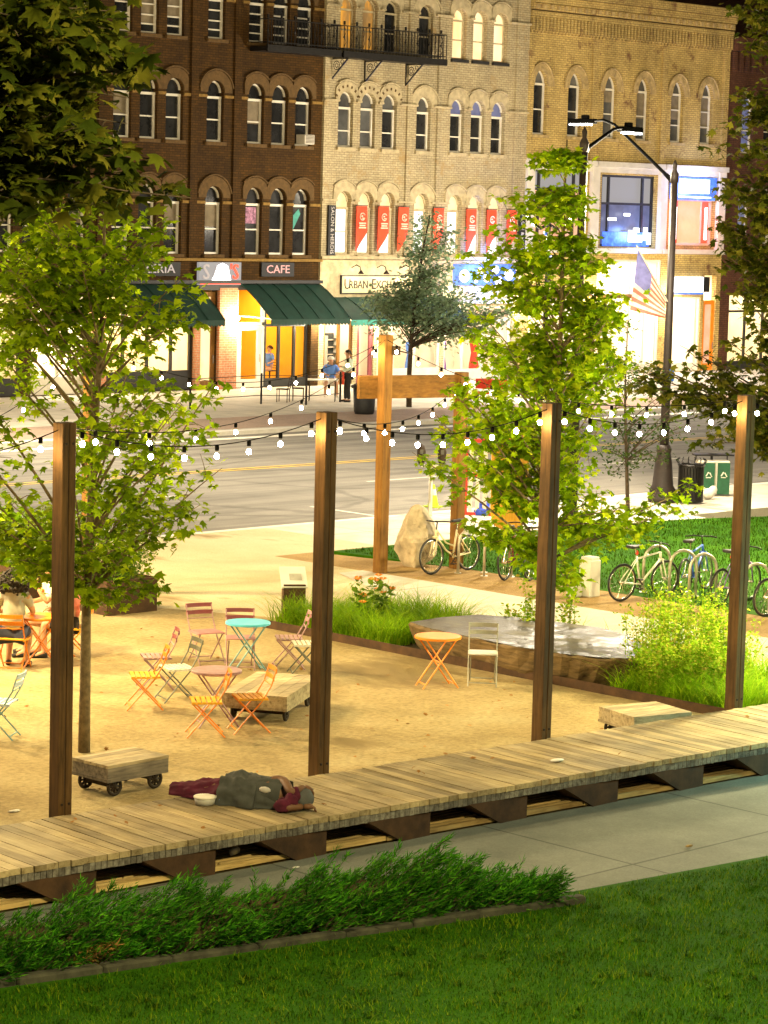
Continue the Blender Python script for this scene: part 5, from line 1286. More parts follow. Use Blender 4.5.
MB().ball((.22, -.185, .2), (.07, .02, .035), 8, 5).build('shirt_print', 'letter_grey', t, True)
t = thing('food_tub', 'round pale plastic tub with lid beside the sleeping person', 'tub', G(205, 804, .405))
MB().lathe([(.085, 0), (.1, .005), (.115, .07)], seg=20).build('tub', 'plastic_grey', t, True); MB().lathe([(.12, .07), (.122, .085), (.1, .09), (.01, .09)], seg=20).build('lid', 'white_cloth', t, True)
# pavement cafe
CT = G(330, 400); wp = lambda th: ang(th)
t = thing('cafe_table', 'pale rectangular cafe table before the man in blue', 'table', G(322, 401), ang(0))
MB().box((0, 0, .74), (1.1, .65, .035)).build('tabletop', 'white_paint', t)
for a in (-.45, .45):
    for b in (-.25, .25): MB().bar((a, b, 0), (a, b, .72), .035).build('leg', 'iron', t)
nd, ed = seated(.05, .5, el=((.14, .3, .82), (.14, -.3, .82)), wr=((.36, .16, .78), (.36, -.16, .78)), kn=((.42, .2, .5), (.42, -.2, .5)), an=((.42, .22, .08), (.42, -.22, .08)), hd=(.1, 0, 1.3), w=1.15)
sleeves(nd, ed, .85); shorts(nd, ed, .85)
t = figure('man in a blue shirt, white shorts and cap sitting at the pavement cafe', G(330, 396), ang(-84), nd, ed, 'skin_tan',
           [('shirt', 'blue_shirt', TORSO+SLV('l')+SLV('r'), 1.08, .016, 'chest'), ('shorts', 'white_cloth', [('pelvis', 'hipl'), ('hipl', 'heml'), ('pelvis', 'hipr'), ('hipr', 'hemr')], 1.1, .016, 'pelvis')],
           [((.36, .16, .78), (1, -.3, 0), (0, 0, 1), .6), ((.36, -.16, .78), (1, .3, 0), (0, 0, 1), .6)], extras=[face_bits((.1, 0, 1.3), (1, 0, 0))])
MB().lathe([(.115, 0), (.115, .05), (.08, .1), (.02, .12)], (.09, 0, 1.32), 14).prism([(.17, -.08), (.27, -.05), (.28, .05), (.17, .08)], 1.32, 1.335).build('cap', 'white_cloth', t, True); shoes(t, nd, 'white_cloth')
def cafe_chair(lb, p, rz):
    t = thing('cafe_chair', lb, 'chair', p, rz, 'dark cafe chairs on the far pavement')
    MB().box((0, 0, .45), (.42, .42, .035)).build('seat', 'iron', t); m = MB()
    for y in (-.19, .19): m.bar((-.2, y, .45), (-.26, y, .88), .025)
    for k in range(4): m.bar((-.215-.012*k, -.19, .55+.1*k), (-.215-.012*k, .19, .55+.1*k), .025)
    m.build('backrest', 'iron', t)
    for a in (-.18, .18):
        for b in (-.18, .18): MB().bar((a, b, 0), (a, b, .45), .025).build('leg', 'iron', t)
    return t
cafe_chair('dark cafe chair under the man in blue', G(330, 396), ang(-84)); cafe_chair('empty dark cafe chair before the yellow cafe window', G(298, 401), ang(0)); cafe_chair('empty dark cafe chair left of the cafe table, by the fence', G(283, 402), ang(170))
nd = {'pelvis': ((0, 0, .98), (.14, .11)), 'spine': ((.0, 0, 1.16), (.13, .105)), 'chest': ((.01, 0, 1.34), (.155, .115)), 'collar': ((.01, 0, 1.48), (.09, .075)), 'neck': ((.03, 0, 1.56), .054), 'jaw': ((.06, 0, 1.63), .075), 'head': ((.05, 0, 1.71), (.086, .1)), 'crown': ((.03, 0, 1.785), .07)}
ed = [('pelvis', 'spine'), ('spine', 'chest'), ('chest', 'collar'), ('collar', 'neck'), ('neck', 'jaw'), ('jaw', 'head'), ('head', 'crown')]
for i, s in enumerate((1, -1)):
    n = 'lr'[i]; nd.update({'hip'+n: ((0, s*.09, .93), .095), 'knee'+n: ((.02+.06*i, s*.1, .5), .064), 'ankle'+n: ((-.02+.1*i, s*.1, .08), .045), 'toe'+n: ((.13+.1*i, s*.12, .035), (.045, .03)), 'shoulder'+n: ((.0, s*.18, 1.44), .064), 'elbow'+n: ((.02+.06*i, s*.22, 1.16), .046), 'wrist'+n: ((.24, s*.16, 1.08+.14*i), .033)})
    ed += [('pelvis', 'hip'+n), ('hip'+n, 'knee'+n), ('knee'+n, 'ankle'+n), ('ankle'+n, 'toe'+n), ('collar', 'shoulder'+n), ('shoulder'+n, 'elbow'+n), ('elbow'+n, 'wrist'+n)]
t = figure('waiter in a pale long sleeved shirt and dark trousers standing at the cafe table', G(348, 402), ang(187), nd, ed, 'skin_tan',
           [('shirt', 'mint_shirt', TORSO+[q for n in 'lr' for q in (('collar', 'shoulder'+n), ('shoulder'+n, 'elbow'+n), ('elbow'+n, 'wrist'+n))], 1.06, .014, 'chest'),
            ('trousers', 'black_cloth', [q for n in 'lr' for q in (('pelvis', 'hip'+n), ('hip'+n, 'knee'+n), ('knee'+n, 'ankle'+n))], 1.08, .014, 'pelvis')],
           [((.24, .16, 1.08), (1, -.2, .1), (0, 0, 1), .6), ((.24, -.16, 1.22), (1, .3, .1), (0, 0, 1), .6)], extras=[face_bits((.05, 0, 1.71), (1, 0, 0))])
strands(t, (.05, 0, 1.71), 'hair_black', .07); shoes(t, nd, 'black_cloth')
MB().box((.2, .06, .86), (.06, .25, .5)).build('apron_cloth', 'red_cloth', t)
nd, ed = seated(.05); sleeves(nd, ed, .8)
p_ = Vector((66.0, 73.3, .06))
t = figure('person in blue sitting inside the yellow cafe window', p_, R(180), nd, ed, 'skin_tan', [('shirt', 'blue_shirt', TORSO+SLV('l')+SLV('r'), 1.06, .014, 'chest')], extras=[face_bits((.02, 0, 1.3), (1, 0, 0))])
strands(t, (.02, 0, 1.3), 'hair_brown', .06)
cafe_chair('dark cafe chair inside the yellow cafe window', p_, R(180))
t = thing('cafe_fence', 'low black fence of thin posts around the pavement cafe', 'fence', G(261, 404))
q0 = G(261, 404); pts = [G(190, 409), G(261, 404), G(306, 405), G(340, 402)]
for p in pts: MB().bar((p.x-q0.x, p.y-q0.y, 0), (p.x-q0.x, p.y-q0.y, 1.05), .05).build('post', 'black_metal', t)
m = MB()
for a, b in zip(pts[:-1], pts[1:]):
    for z in (.3, .98): m.bar((a.x-q0.x, a.y-q0.y, z), (b.x-q0.x, b.y-q0.y, z), .022)
m.build('rail', 'black_metal', t)
t = thing('litter_bin', 'black round litter bin with a wide lid on the cafe pavement', 'bin', G(364, 414))
MB().lathe([(.3, 0), (.34, .1), (.38, .85)], seg=18).build('body', 'black_board', t, True); MB().lathe([(.44, .85), (.45, .93), (.3, 1.0), (.28, .95)], seg=18).build('lid', 'black_board', t, True)
# ------------------------------------------------------------------ street furniture
def lamp_light(loc, energy, color, spot=None, r=.15):
    l = D.lights.new('lamp_light', 'SPOT' if spot else 'POINT'); l.energy = energy; l.color = color; l.shadow_soft_size = r
    if spot: l.spot_size = R(spot); l.spot_blend = .6
    o = link(D.objects.new('lamp_light', l)); o.location = loc; return o
def street_lamp(label, base, h, arm, rise, energy, colr=(1, .87, .62), bell=True, emis='lamp_cool', spot=165, down=1.15):
    t = thing('street_lamp', label, 'street lamp', base, 0, 'tall street lamps')
    if bell: MB().lathe([(.34, 0), (.34, .12), (.29, .16), (.31, .3), (.25, .4), (.2, .95), (.16, 1.15), (.185, 1.25), (.14, 1.35)], seg=20).build('base', 'lamp_iron', t, True)
    else: MB().lathe([(.2, 0), (.18, .3), (.11, .5)], seg=14).build('base', 'lamp_iron', t, True)
    MB().tube([(0, 0, .4), (0, 0, h*.5), (0, 0, h)], [.115, .095, .08], 10).lathe([(.1, 0), (.1, .2), (.045, .3), (.06, .42), (.01, .52)], (0, 0, h-.05), 10).build('pole', 'lamp_iron', t, True)
    a = Vector(arm)
    MB().tube([Vector((0, 0, h-.05)), a*.12+Vector((0, 0, h+.12*rise)), a*.72+Vector((0, 0, h+rise*.92)), a*.86+Vector((0, 0, h+rise)), a+Vector((0, 0, h+rise*.98))], [.08, .045, .035, .035, .03], 8).build('arm', 'cable_black', t, True)
    d = a.normalized(); e = a+Vector((0, 0, h+rise*.98)); rz = math.atan2(a.y, a.x)
    MB().box(e+d*.28, (.75, .24, .12), rz).box(e+d*.2+Vector((0, 0, .1)), (.2, .12, .1), rz).build('lamp_head', 'cable_black', t, False, .02)
    MB().box(e+d*.34+Vector((0, 0, -.075)), (.55, .2, .035), rz).build('lens', emis, t)
    if energy: lamp_light(Vector(base)+e+d*.34+Vector((0, 0, -1.0)), energy, colr, spot, .12); lamp_light(Vector(base)+e+d*.34+Vector((0, 0, -.35)), energy*down, colr, 156, .12)
    return t
L1 = G(662, 502)
street_lamp('tall dark street lamp with a bell base and long arm beside the bins', L1, 7.5, (0, 2.6, 0), 1.4, 2300, (1, .86, .62), spot=None)
MB().box((L1.x-.02, L1.y-.16, 3.0), (.14, .02, .3)).build('notice_plate', 'blue_bike', [o for o in col.objects if o.name.startswith('street_lamp')][0]).data.transform(Matrix.Translation(-L1))
street_lamp('slim street lamp rising behind the central maple, its lit head over the tan facade', G(571, 530), 8.0, (1.6, .3, 0), .5, 2300, (1, .86, .62), False, spot=None)
for k, (u, v) in enumerate(((16, 38.7), (41, 60.5), (76, 38.7), (96, 38.7), (4, 38.9), (86, 60.5))):  # unseen lamps down the street; far-side pair added to brighten its pavement
    street_lamp('tall street lamp added further along the street, outside the picture', Vector((u, v, 0)), 7.5, (0, 2.6 if v < 50 else -2.6, 0), 1.4, 2300 if v < 50 else 1500, (1, .86, .62), spot=None, down=1.15 if v < 50 else 5)
t = thing('ornate_lamp_post', 'dark ornate lamp post with two scrolled arms and added lit lenses in front of the tan building', 'lamp post', G(543, 400))
MB().tube([(0, 0, 0), (0, 0, 7.3)], [.11, .07], 8).lathe([(.2, 0), (.2, .3), (.1, .7)], seg=10).lathe([(.09, 0), (.05, .1), (.09, .2), (.01, .5)], (0, 0, 7.2), 8).build('pole', 'black_metal', t, True)
for s in (-1, 1):
    MB().tube([(0, s*.05, 6.3), (0, s*.4, 6.15), (0, s*.8, 6.35), (0, s*1.05, 6.7), (0, s*.9, 6.85)], [.05, .06, .055, .05, .03], 6).build('arm', 'black_metal', t, True)
for s in (-1, 1):  # lit heads added under the arms to brighten facade and pavement
    MB().lathe([(.05, 0), (.13, -.06), (.12, -.09)], (0, s*1.05, 6.66), 10).build('lamp_head', 'black_metal', t, True); MB().ball((0, s*1.05, 6.55), (.1, .1, .05), 8, 5).build('lens', 'lamp_cool', t, True)  # added heads with lit lenses
    lamp_light(Vector(t.location)+Vector((0, s*1.05, 6.2)), 1900, (1, .87, .68))
for k, (u, z) in enumerate(((57.0, 2.75), (62.95, 2.6), (67.2, 2.5), (70.3, 2.5), (74.0, 2.75), (78.7, 3.3), (82.75, 3.3), (87.65, 3.2))):  # cafe door lamp is real; the others are added to brighten the pavement
    WL = ['added on the salmon pier of the pizzeria', 'on the brick pier beside the cafe door', 'added between the cafe and the cream building', 'added under the middle of the cream building awning', 'added at the right end of the cream building awning', 'added at the joint of the cream and tan buildings', 'added on the middle pier of the tan building', 'added on the pier left of the white shopfront']
    l = thing('cafe_or_added_wall_lamp', 'small glowing wall lamp '+WL[k], 'lamp', (u, FV-.16, z), 0, 'small wall lamps between the shopfronts, all added but the cafe door one')
    MB().box((0, .06, .1), (.1, .1, .14)).build('bracket', 'black_metal', l); MB().ball((0, -.1, 0), (.09, .09, .11), 8, 6).build('lamp_globe', 'lamp_lit', l, True)
    lamp_light((u, FV-.6, z-.1), 300, (1, .84, .58), None, .1)
lamp_light((76.2, FV-.9, 4.2), 420, (.12, .25, 1), None, .4); lamp_light((89.2, FV-.9, 8.0), 260, (.35, .45, 1), None, .4); lamp_light((85.6, FV-.7, 5.9), 200, (.2, .35, 1), None, .3)
for k, u in enumerate((88.02, 90.1)): lamp_light((u, FV-.6, 6.4), 40, (1, .1, .05), None, .2)
for k, u in enumerate((68.85, 70.2, 71.5)): lamp_light((u, FV-.62, 4.1), 26, (1, .85, .6), None, .05)
MB().ball((.0, -.12, 5.1), (.09, .09, .12), 8, 6).ball((-.02, .12, 6.0), (.07, .07, .09), 8, 6).build('blue_lamp', 'blue_lit', t, True)
# flag on the street lamp pole
t = thing('flag', 'limp striped flag with a blue corner on a pole angled from the street lamp', 'flag', (L1.x, L1.y, 4.7))
pa, pb = Vector((-.08, 0, 0)), Vector((-.62, .55, 1.28))
MB().tube([pa, pb], .018, 6).build('flagpole', 'galv', t)
def flagpart(name, mat, f):
    m = MB(); nx, ny = 12, 13
    def P(i, j):
        s = i/nx; d = j/ny; p = pb.lerp(pa, .06+.88*s); fold = .05*math.sin(d*9+s*4)
        return (p.x+fold*.8-.10*d*(1-s), p.y+fold*.8+.1*d*(1-s), p.z-d*(1.4-.95*s)-.02)
    for i in range(nx):
        for j in range(ny):
            if f(i, j):
                q = [P(i, j), P(i+1, j), P(i+1, j+1), P(i, j+1)]
                m.add(q+[(x+.008, y+.008, z) for x, y, z in q], [(0, 1, 2, 3), (7, 6, 5, 4)])
    m.build(name, mat, t, True)
can = lambda i, j: i < 6 and j < 7
flagpart('canton', 'flag_blue', can); flagpart('red_stripes', 'flag_red', lambda i, j: not can(i, j) and j % 2 == 0); flagpart('white_stripes', 'flag_white', lambda i, j: not can(i, j) and j % 2 == 1)
# meter
t = thing('parking_meter', 'grey double headed parking meter by the kerb behind the boulder', 'parking meter', G(430, 516))
MB().lathe([(.06, 0), (.045, .03), (.045, 1.05)], seg=10).build('pole', 'galv', t, True); MB().box((0, 0, 1.0), (.12, .09, .22)).bar((-.16, .16, 1.1), (.16, -.16, 1.1), .05).build('crossbar', 'pale_paint', t)
for s in (-1, 1):
    q = Vector((s*-.16, s*.16, 1.12)); h = MB().lathe([(.05, 0), (.09, .1), (.1, .3), (.07, .42), (.02, .46)], q, 12).build('meter_head', 'iron', t, True)
    MB().box(q+Vector((-.05, -.06, .3)), (.08, .07, .1), R(45)).build('display', 'grey_glass', h)
t = thing('traffic_cone', 'lime green traffic cone with a white collar standing in the street', 'traffic cone', G(433, 507, -.1))
MB().box((0, 0, .015), (.34, .34, .03)).lathe([(.13, .03), (.075, .28)], seg=16).build('cone', 'cone_lime', t); MB().lathe([(.0755, .28), (.05, .42)], seg=16).build('collar', 'white_cloth', t); MB().lathe([(.05, .42), (.028, .52)], seg=16).build('tip', 'cone_lime', t)
t = thing('barricade', 'red and white slatted barricade behind the golden frame', 'barricade', G(484, 520, -.1), ang(-8))
m = MB()
for z in (.12, 1.0, 1.75): m.box((0, 0, z), (.86, .06, .08))
for x in (-.42, .42): m.box((x, 0, .9), (.06, .05, 1.8))
m.box((-.42, 0, .03), (.1, .6, .06)).box((.42, 0, .03), (.1, .6, .06)); m.build('frame', 'barricade_red', t)
m = MB()
for k in range(5): m.box((-.32+k*.16, -.01, .92), (.085, .03, 1.5))
m.build('slat', 'white_paint', t)
t = tag(MB().ball((0, 0, .16), (.34, .22, .17), 12, 8).ball((.1, .05, .3), (.26, .18, .1), 10, 6).build('sandbag', 'sandbag', None, True), 'blue sandbag lying at the foot of the red and white barricade', 'sandbag'); t.location = G(486, 519, -.1)
t = thing('orange_panel', 'tall orange yellow panel with a rounded lower edge behind the maple leaves', 'panel', G(508, 531), ang(-4))
MB().vprism([(-.38, .35), (-.3, .12), (-.12, .01), (.12, .01), (.3, .12), (.38, .35), (.4, 2.0), (.3, 2.15), (-.3, 2.15), (-.4, 2.0)], -.03, .03).build('board', 'orange_panel', t)
MB().bar((-.2, .03, 1.6), (-.2, .6, 0), .05).bar((.2, .03, 1.6), (.2, .6, 0), .05).build('strut', 'gold_timber', t)
# bins by the lamp
t = thing('litter_bin', 'black slatted litter bin next to the street lamp base', 'bin', G(690, 503))
m = MB()
for k in range(26): a = 2*math.pi*k/26; m.box((.29*math.cos(a), .29*math.sin(a), .47), (.02, .05, .84), a)
m.ring((0, 0, .9), .3, .03, (0, 0, 1), 22, 6).ring((0, 0, .06), .29, .025, (0, 0, 1), 22, 6); m.build('slats', 'black_metal', t)
MB().lathe([(.25, .03), (.25, .85)], seg=16).build('liner', 'black_board', t); m = MB()
for k in range(14): a = 2*math.pi*k/14; m.tube([(.3*math.cos(a), .3*math.sin(a), .92), (.36*math.cos(a), .36*math.sin(a), 1.0), (.3*math.cos(a), .3*math.sin(a), 1.06)], .012, 4)
m.build('crown_rods', 'black_metal', t)
for k, (x, y) in enumerate(((704, 495), (719, 495))):
    t = thing('recycling_bin', ['green recycling bin with a white triangle, partly behind the black bin', 'green recycling bin with a white triangle, standing clear on the right'][k], 'recycling bin', G(x, y), ang(6), 'green recycling bins')
    MB().box((0, 0, .45), (.4, .4, .8)).build('mesh_body', 'pale_paint', t, False, .02)
    MB().box((.04, -.225, .42), (.3, .03, .76)).build('sign_panel', 'dark_green', t)
    m = MB(); P3 = [Vector((.04+.1*math.cos(R(90+120*i)), -.25, .5+.1*math.sin(R(90+120*i)))) for i in range(3)]
    for i in range(3): a, b = P3[i], P3[(i+1) % 3]; m.bar(a.lerp(b, .12), a.lerp(b, .78), .02, .035, (0, 1, 0))
    m.build('recycling_mark', 'white_paint', t)
    MB().box((0, 0, .98), (.6, .34, .035)).build('roof', 'black_metal', t); m = MB()
    for s in (-1, 1): m.bar((s*.2, .15, .8), (s*.2, .15, .97), .025)
    m.build('stay', 'black_metal', t)
t = tag(MB().ball((0, 0, .13), (.2, .15, .13), 10, 7).ball((.12, -.05, .22), (.1, .1, .1), 8, 6).ball((-.13, .08, .2), (.12, .1, .09), 8, 6).build('rubbish_bag', 'litter', None, True), 'pale rubbish bags heaped at the foot of the black bin', 'rubbish'); t.location = G(708, 499)
t = thing('bollard', 'stout pale concrete bollard among the bicycles', 'bollard', G(589, 596))
MB().box((0, 0, .32), (.28, .28, .66)).build('shaft', 'pale_kerb', t, False, .02); MB().box((0, 0, .67), (.24, .24, .06)).build('cap', 'pale_kerb', t, False, .015); MB().box((-.26, .12, .1), (.22, .2, .2)).build('foot', 'pale_kerb', t, False, .02)
t = thing('red_bench', 'low red bench on the far pavement beyond the central maple', 'bench', G(490, 405), ang(-8))
MB().box((0, 0, .42), (1.1, .4, .07)).build('seat', 'red_cloth', t, False, .01); MB().box((0, .22, .72), (1.1, .06, .35)).build('backrest', 'red_cloth', t, False, .01)
for s in (-.45, .45): MB().box((s, 0, .2), (.07, .36, .4)).build('leg', 'iron', t)
# information panel
t = thing('information_panel', 'slanted pale information panel on a rust brown stand in the grass', 'sign', G(293, 621), ang(10))
MB().box((0, 0, .3), (.36, .24, .62)).build('stand', 'corten', t, False, .006); MB().box((0, .02, .01), (.52, .4, .05)).build('foot', 'corten', t)
MB().box((0, .06, .70), (.42, .46, .035), M4=Matrix.Rotation(R(38), 3, 'X')).build('panel', 'panel_white', t); MB().box((.03, .04, .715), (.2, .14, .004), M4=Matrix.Rotation(R(38), 3, 'X')).build('print', 'plastic_grey', t)
# planters with clipped bushes
def leafball(t, c, r, mat, n, seed, size=.04, tmpl=OVAL):
    rs = np.random.RandomState(seed); d = rs.normal(0, 1, (n, 3)); d /= np.linalg.norm(d, axis=1)[:, None]
    bumpy = 1+.1*np.sin(d[:, 0]*7+seed)+.1*np.sin(d[:, 1]*9)+.08*np.sin(d[:, 2]*11)
    P = d*np.array(r)*(rs.uniform(.55, 1.0, n)**.5*bumpy)[:, None]+np.array(c)
    V, T = scatter(P, size, tmpl, 1.2, rs); npmesh('foliage', V, T, mat, t)
for (x, y, w, lb, sd) in ((119, 616, 1.0, 'rust brown planter box holding the round clipped bush by the golden post', 3), (22, 600, 1.1, 'rust brown planter box behind the seated people', 4)):
    p = G(x, y); p += Vector((.35, .6, 0)); h = .56
    t = thing('planter', lb, 'planter', p, 0, 'rust brown planters'); m = MB()
    for a, b, c, d in ((0, -w/2, w, .03), (0, w/2, w, .03), (-w/2, 0, .03, w), (w/2, 0, .03, w)): m.box((a, b, h/2), (c+.01, d+.01, h))
    m.build('box', 'corten', t); MB().box((0, 0, h-.06), (w-.05, w-.05, .04)).build('soil', 'soil', t)
    b = thing('clipped_bush', ['round clipped bush in the planter by the golden post', 'leafy green bush in the planter behind the seated people'][sd-3], 'bush', p+Vector((0, 0, h-.05)))
    MB().tube([(0, 0, 0), (.02, .01, .3)], .03, 6).build('stem', 'bark', b)
    if sd == 3: leafball(b, (0, 0, .38), (.6, .6, .46), 'box_leaf', 4200, 3, .045)
    else: leafball(b, (0, 0, .45), (.75, .7, .5), 'bed_grass', 900, 4, .1, MAPLE)
# boulder and stone slab
def rock(name, label, cat, loc, rad, mat, seed, rz=0.):
    bm = bmesh.new(); bmesh.ops.create_icosphere(bm, subdivisions=4, radius=1); q = random.Random(seed)
    ax = [(Vector((q.gauss(0, 1), q.gauss(0, 1), q.gauss(0, .6))).normalized(), q.uniform(.62, .9)) for _ in range(14)]
    from mathutils import noise as mn
    for v in bm.verts:
        d = v.co.normalized(); k = 1.
        for a, c in ax:
            if d.dot(a) > 1e-3: k = min(k, c/d.dot(a))
        k += .05*mn.noise(d*3+Vector((seed, 0, 0)))+.025*mn.noise(d*9)
        v.co = Vector((d.x*k*rad[0], d.y*k*rad[1], max(-.05, d.z*k*rad[2]+rad[2]*.72)))
    me = D.meshes.new(name); bm.to_mesh(me); bm.free(); me.materials.append(M[mat]); o = link(D.objects.new(name, me)); o.location = loc; o.rotation_euler = (0, 0, rz)
    return tag(o, label, cat)
rock('boulder', 'big pale upright boulder beside the cream bicycle', 'boulder', G(416, 566), (.52, .42, .68), 'boulder', 4)
SP = [(27.55, 27.35), (28.3, 27.4), (28.97, 27.25), (29.35, 26.51), (29.58, 25.29), (29.42, 24.6), (29.1, 24.1), (28.5, 23.5), (27.85, 23.1), (27.5, 23.5), (27.3, 24.03), (27.2, 24.8), (27.27, 25.6), (27.33, 26.3), (27.39, 26.84)]
c = Vector((28.3, 25.3, 0)); t = thing('stone_slab', 'long low slab of dark wet stone used as a bench in the planting bed', 'stone bench', c)
SPf = []
for i in range(len(SP)):
    a, b = SP[i], SP[(i+1) % len(SP)]
    for k in range(4): f = k/4; SPf.append((a[0]+(b[0]-a[0])*f-c.x, a[1]+(b[1]-a[1])*f-c.y))
q = random.Random(9); m = MB(); n = len(SPf); lv = [(-.02, .86), (.14, .93), (.3, .97), (.42, 1.0), (.46, .985)]
for z, s in lv:
    for x, y in SPf: k = s+q.uniform(-.018, .018); m.v.append((x*k, y*k, z+(q.uniform(-.02, .02) if 0 < z < .4 else 0)))
for i in range(len(lv)-1):
    for k in range(n): k2 = (k+1) % n; m.f.append((i*n+k2, i*n+k, (i+1)*n+k, (i+1)*n+k2))
side = m.build('side', 'wood_stone', t); MB().prism([(x*.985, y*.985) for x, y in SPf], .44, .463).build('top', 'wet_stone', t)
m = MB().box((27.32-27.3, 25.6-27.3, .05), (.012, 9.6, .16)); t = m.build('steel_edging', 'corten'); t.location = (27.3, 27.3, 0); tag(t, 'thin rusty steel edging between the gravel and the planting bed', 'edging')
sheet('planting_bed', [(27.34, 20.9), (30, 20.9), (30.05, 29.2), (29.2, 30.4), (27.34, 30.4)], .012, 'soil')

# ------------------------------------------------------------------ planting
rs = np.random.RandomState(21)
p = np.concatenate([fill([(27.4, 27.7), (29.9, 27.9), (29.9, 29.3), (29.1, 30.35), (27.4, 30.35)], 6200, rs), fill([(27.4, 20.9), (28.6, 20.9), (28.4, 22.9), (27.4, 23.2)], 3200, rs), fill([(28.4, 20.6), (29.95, 20.9), (29.95, 24), (28.9, 23.6)], 2600, rs), fill([(29.4, 24.4), (29.95, 24), (29.95, 28), (29.5, 27)], 500, rs)])
cl = .75+.35*np.sin(p[:, 0]*4+p[:, 1]*2.3)*np.sin(p[:, 1]*3.1)
V, T = blades(z0(p), .58*cl+.08, .017, 1.0, rs, 3); tag(npmesh('ornamental_grass', V, T, 'bed_grass'), kind='stuff')
def stems(name, label, cat, c, n, rad, h, mat, leaf, seed, per=40, tip=None, lean=.35, start=.15, tmpl=OVAL):
    q = random.Random(seed); rs = np.random.RandomState(seed); t = thing(name, label, cat, (c[0], c[1], 0)); m = MB(); P = []; A = []; tips = []
    for _ in range(n):
        a = q.uniform(0, 6.283); r = rad*math.sqrt(q.random()); b = Vector((r*math.cos(a), r*math.sin(a), 0)); hh = h*q.uniform(.6, 1.12)
        e = b*(1+lean)+Vector((q.gauss(0, .08), q.gauss(0, .08), hh)); mid = b.lerp(e, .5)+Vector((q.gauss(0, .04), q.gauss(0, .04), .05)); pts = bez(b, mid, e, 5)
        m.tube(pts, [.007, .006, .005, .004, .002], 4, False); tips.append(e)
        for k in range(per):
            f = start+(1-start)*q.random(); i = min(int(f*4), 3); w = pts[i].lerp(pts[i+1], f*4-i)
            P.append((w.x+q.gauss(0, .05), w.y+q.gauss(0, .05), w.z)); A.append((q.gauss(0, .6), q.gauss(0, .6), .8))
    m.build('stem', 'bed_grass', t); V, T = scatter(np.array(P), leaf, tmpl, 1., rs, np.array(A)); npmesh('foliage', V, T, mat, t)
    if tip:
        m = MB()
        for e in tips[:14]:
            for k in range(6): a = k*1.047; m.add([e, e+Vector((.03*math.cos(a), .03*math.sin(a), .05)), e+Vector((.07*math.cos(a+.3), .07*math.sin(a+.3), .03))], [(0, 1, 2)])
        m.build('flower', tip, t)
    return t
FS = [(645, 690), (662, 697), (680, 690), (697, 700), (715, 702), (728, 690), (672, 676), (705, 684)]
FLb = ['tall feathery shrub at the left end of the clump by the stone slab', 'feathery shrub with reddish stems at the front of the clump', 'tallest feathery shrub in the middle of the clump', 'low feathery shrub in front of the furthest dark post', 'feathery shrub touching the left side of the furthest dark post', 'feathery shrub half behind the furthest dark post', 'airy feathery shrub at the back, under the white bicycle', 'feathery shrub at the back, under the blue bicycle']
for k, (x, y) in enumerate(FS): g = G(x, y); stems('feathery_shrub', FLb[k], 'shrub', g, 26, .34, [1.15, .85, 1.4, .8, 1.0, 1.2, 1.25, 1.3][k], 'feather', .05, 30+k, 70)
g = G(372, 632); stems('daylily', 'daylily clump with orange flowers in the ornamental grass', 'flower', g, 26, .22, .8, 'box_leaf', .11, 51, 12, 'orange_petal', .5)
for k, (x, y, h, lb) in enumerate(((529, 650, 1.15, 'tall weedy stems just left of the post before the central maple'), (517, 643, .55, 'short weedy stems behind the stone slab'), (566, 640, .8, 'leafy weed stems right of the post before the central maple'))):
    stems('weed_stems', lb, 'plant', G(x, y), 7, .12, h, 'feather', .07, 60+k, 36)
t = thing('spiky_plant', 'low spiky plant with strap leaves in front of the stone slab', 'plant', G(571, 671)); q = np.random.RandomState(4)
V, T = blades(z0(q.normal(0, .05, (46, 2))), .42, .04, 1.1, q, 4); npmesh('foliage', V, T, 'bed_grass', t)
# juniper hedge: plumes that lean up and to the right
q = random.Random(8); rsj = np.random.RandomState(8); P = []; A = []; m = MB()
edg = lambda u: 17.42-(u-12.95)*.2250
tip_u = 18.5
for _ in range(2300):
    u = q.uniform(8.5, tip_u); w = q.random(); v = edg(u)+.08+w*(.72 if u < 17.9 else .72*max(.25, (tip_u+.1-u)/.7))
    hmax = (.54+.09*math.sin(u*2.3)+.06*math.sin(u*5.1+1))*(1-.55*abs(w-.5))*(1 if u < 17.6 else max(.5, (18.9-u)/1.3)); h = hmax*q.uniform(.15, 1.1)
    b = Vector((u-.16, v, max(.02, h-.2))); d = Vector((.62+q.gauss(0, .2), -.5+q.gauss(0, .22), .62+q.gauss(0, .2))).normalized(); L = q.uniform(.2, .42)
    e = b+d*L+Vector((0, 0, .03)); m.tube([b, e], [.005, .002], 3, False)
    for k in range(50):
        f = q.random()**.75; sp = .036*(1-f)+.006; w_ = b.lerp(e, f); P.append((w_.x+q.gauss(0, sp), w_.y+q.gauss(0, sp), w_.z+q.gauss(0, sp))); A.append(tuple(d*1.6+Vector((q.gauss(0, .3), q.gauss(0, .3), q.gauss(.15, .3)))))
t = thing('juniper_hedge', 'low dark green juniper hedge along the foreground path', 'hedge', (15, 17, 0)); o = m.build('twigs', 'dark_bark', t); o.data.transform(Matrix.Translation((-15, -17, 0)))
NEED = (np.array([(0, 0, 0), (.085, .4, .02), (0, 1.2, 0), (-.085, .4, .02)]), np.array([(0, 1, 2), (0, 2, 3)]))
V, T = scatter(np.array(P)-np.array((15, 17, 0)), .07, NEED, 1.5, rsj, np.array(A)*4); npmesh('foliage', V, T, 'juniper', t)
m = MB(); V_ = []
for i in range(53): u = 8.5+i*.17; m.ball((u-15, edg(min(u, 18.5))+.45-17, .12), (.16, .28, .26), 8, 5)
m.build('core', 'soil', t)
P = []; A = []
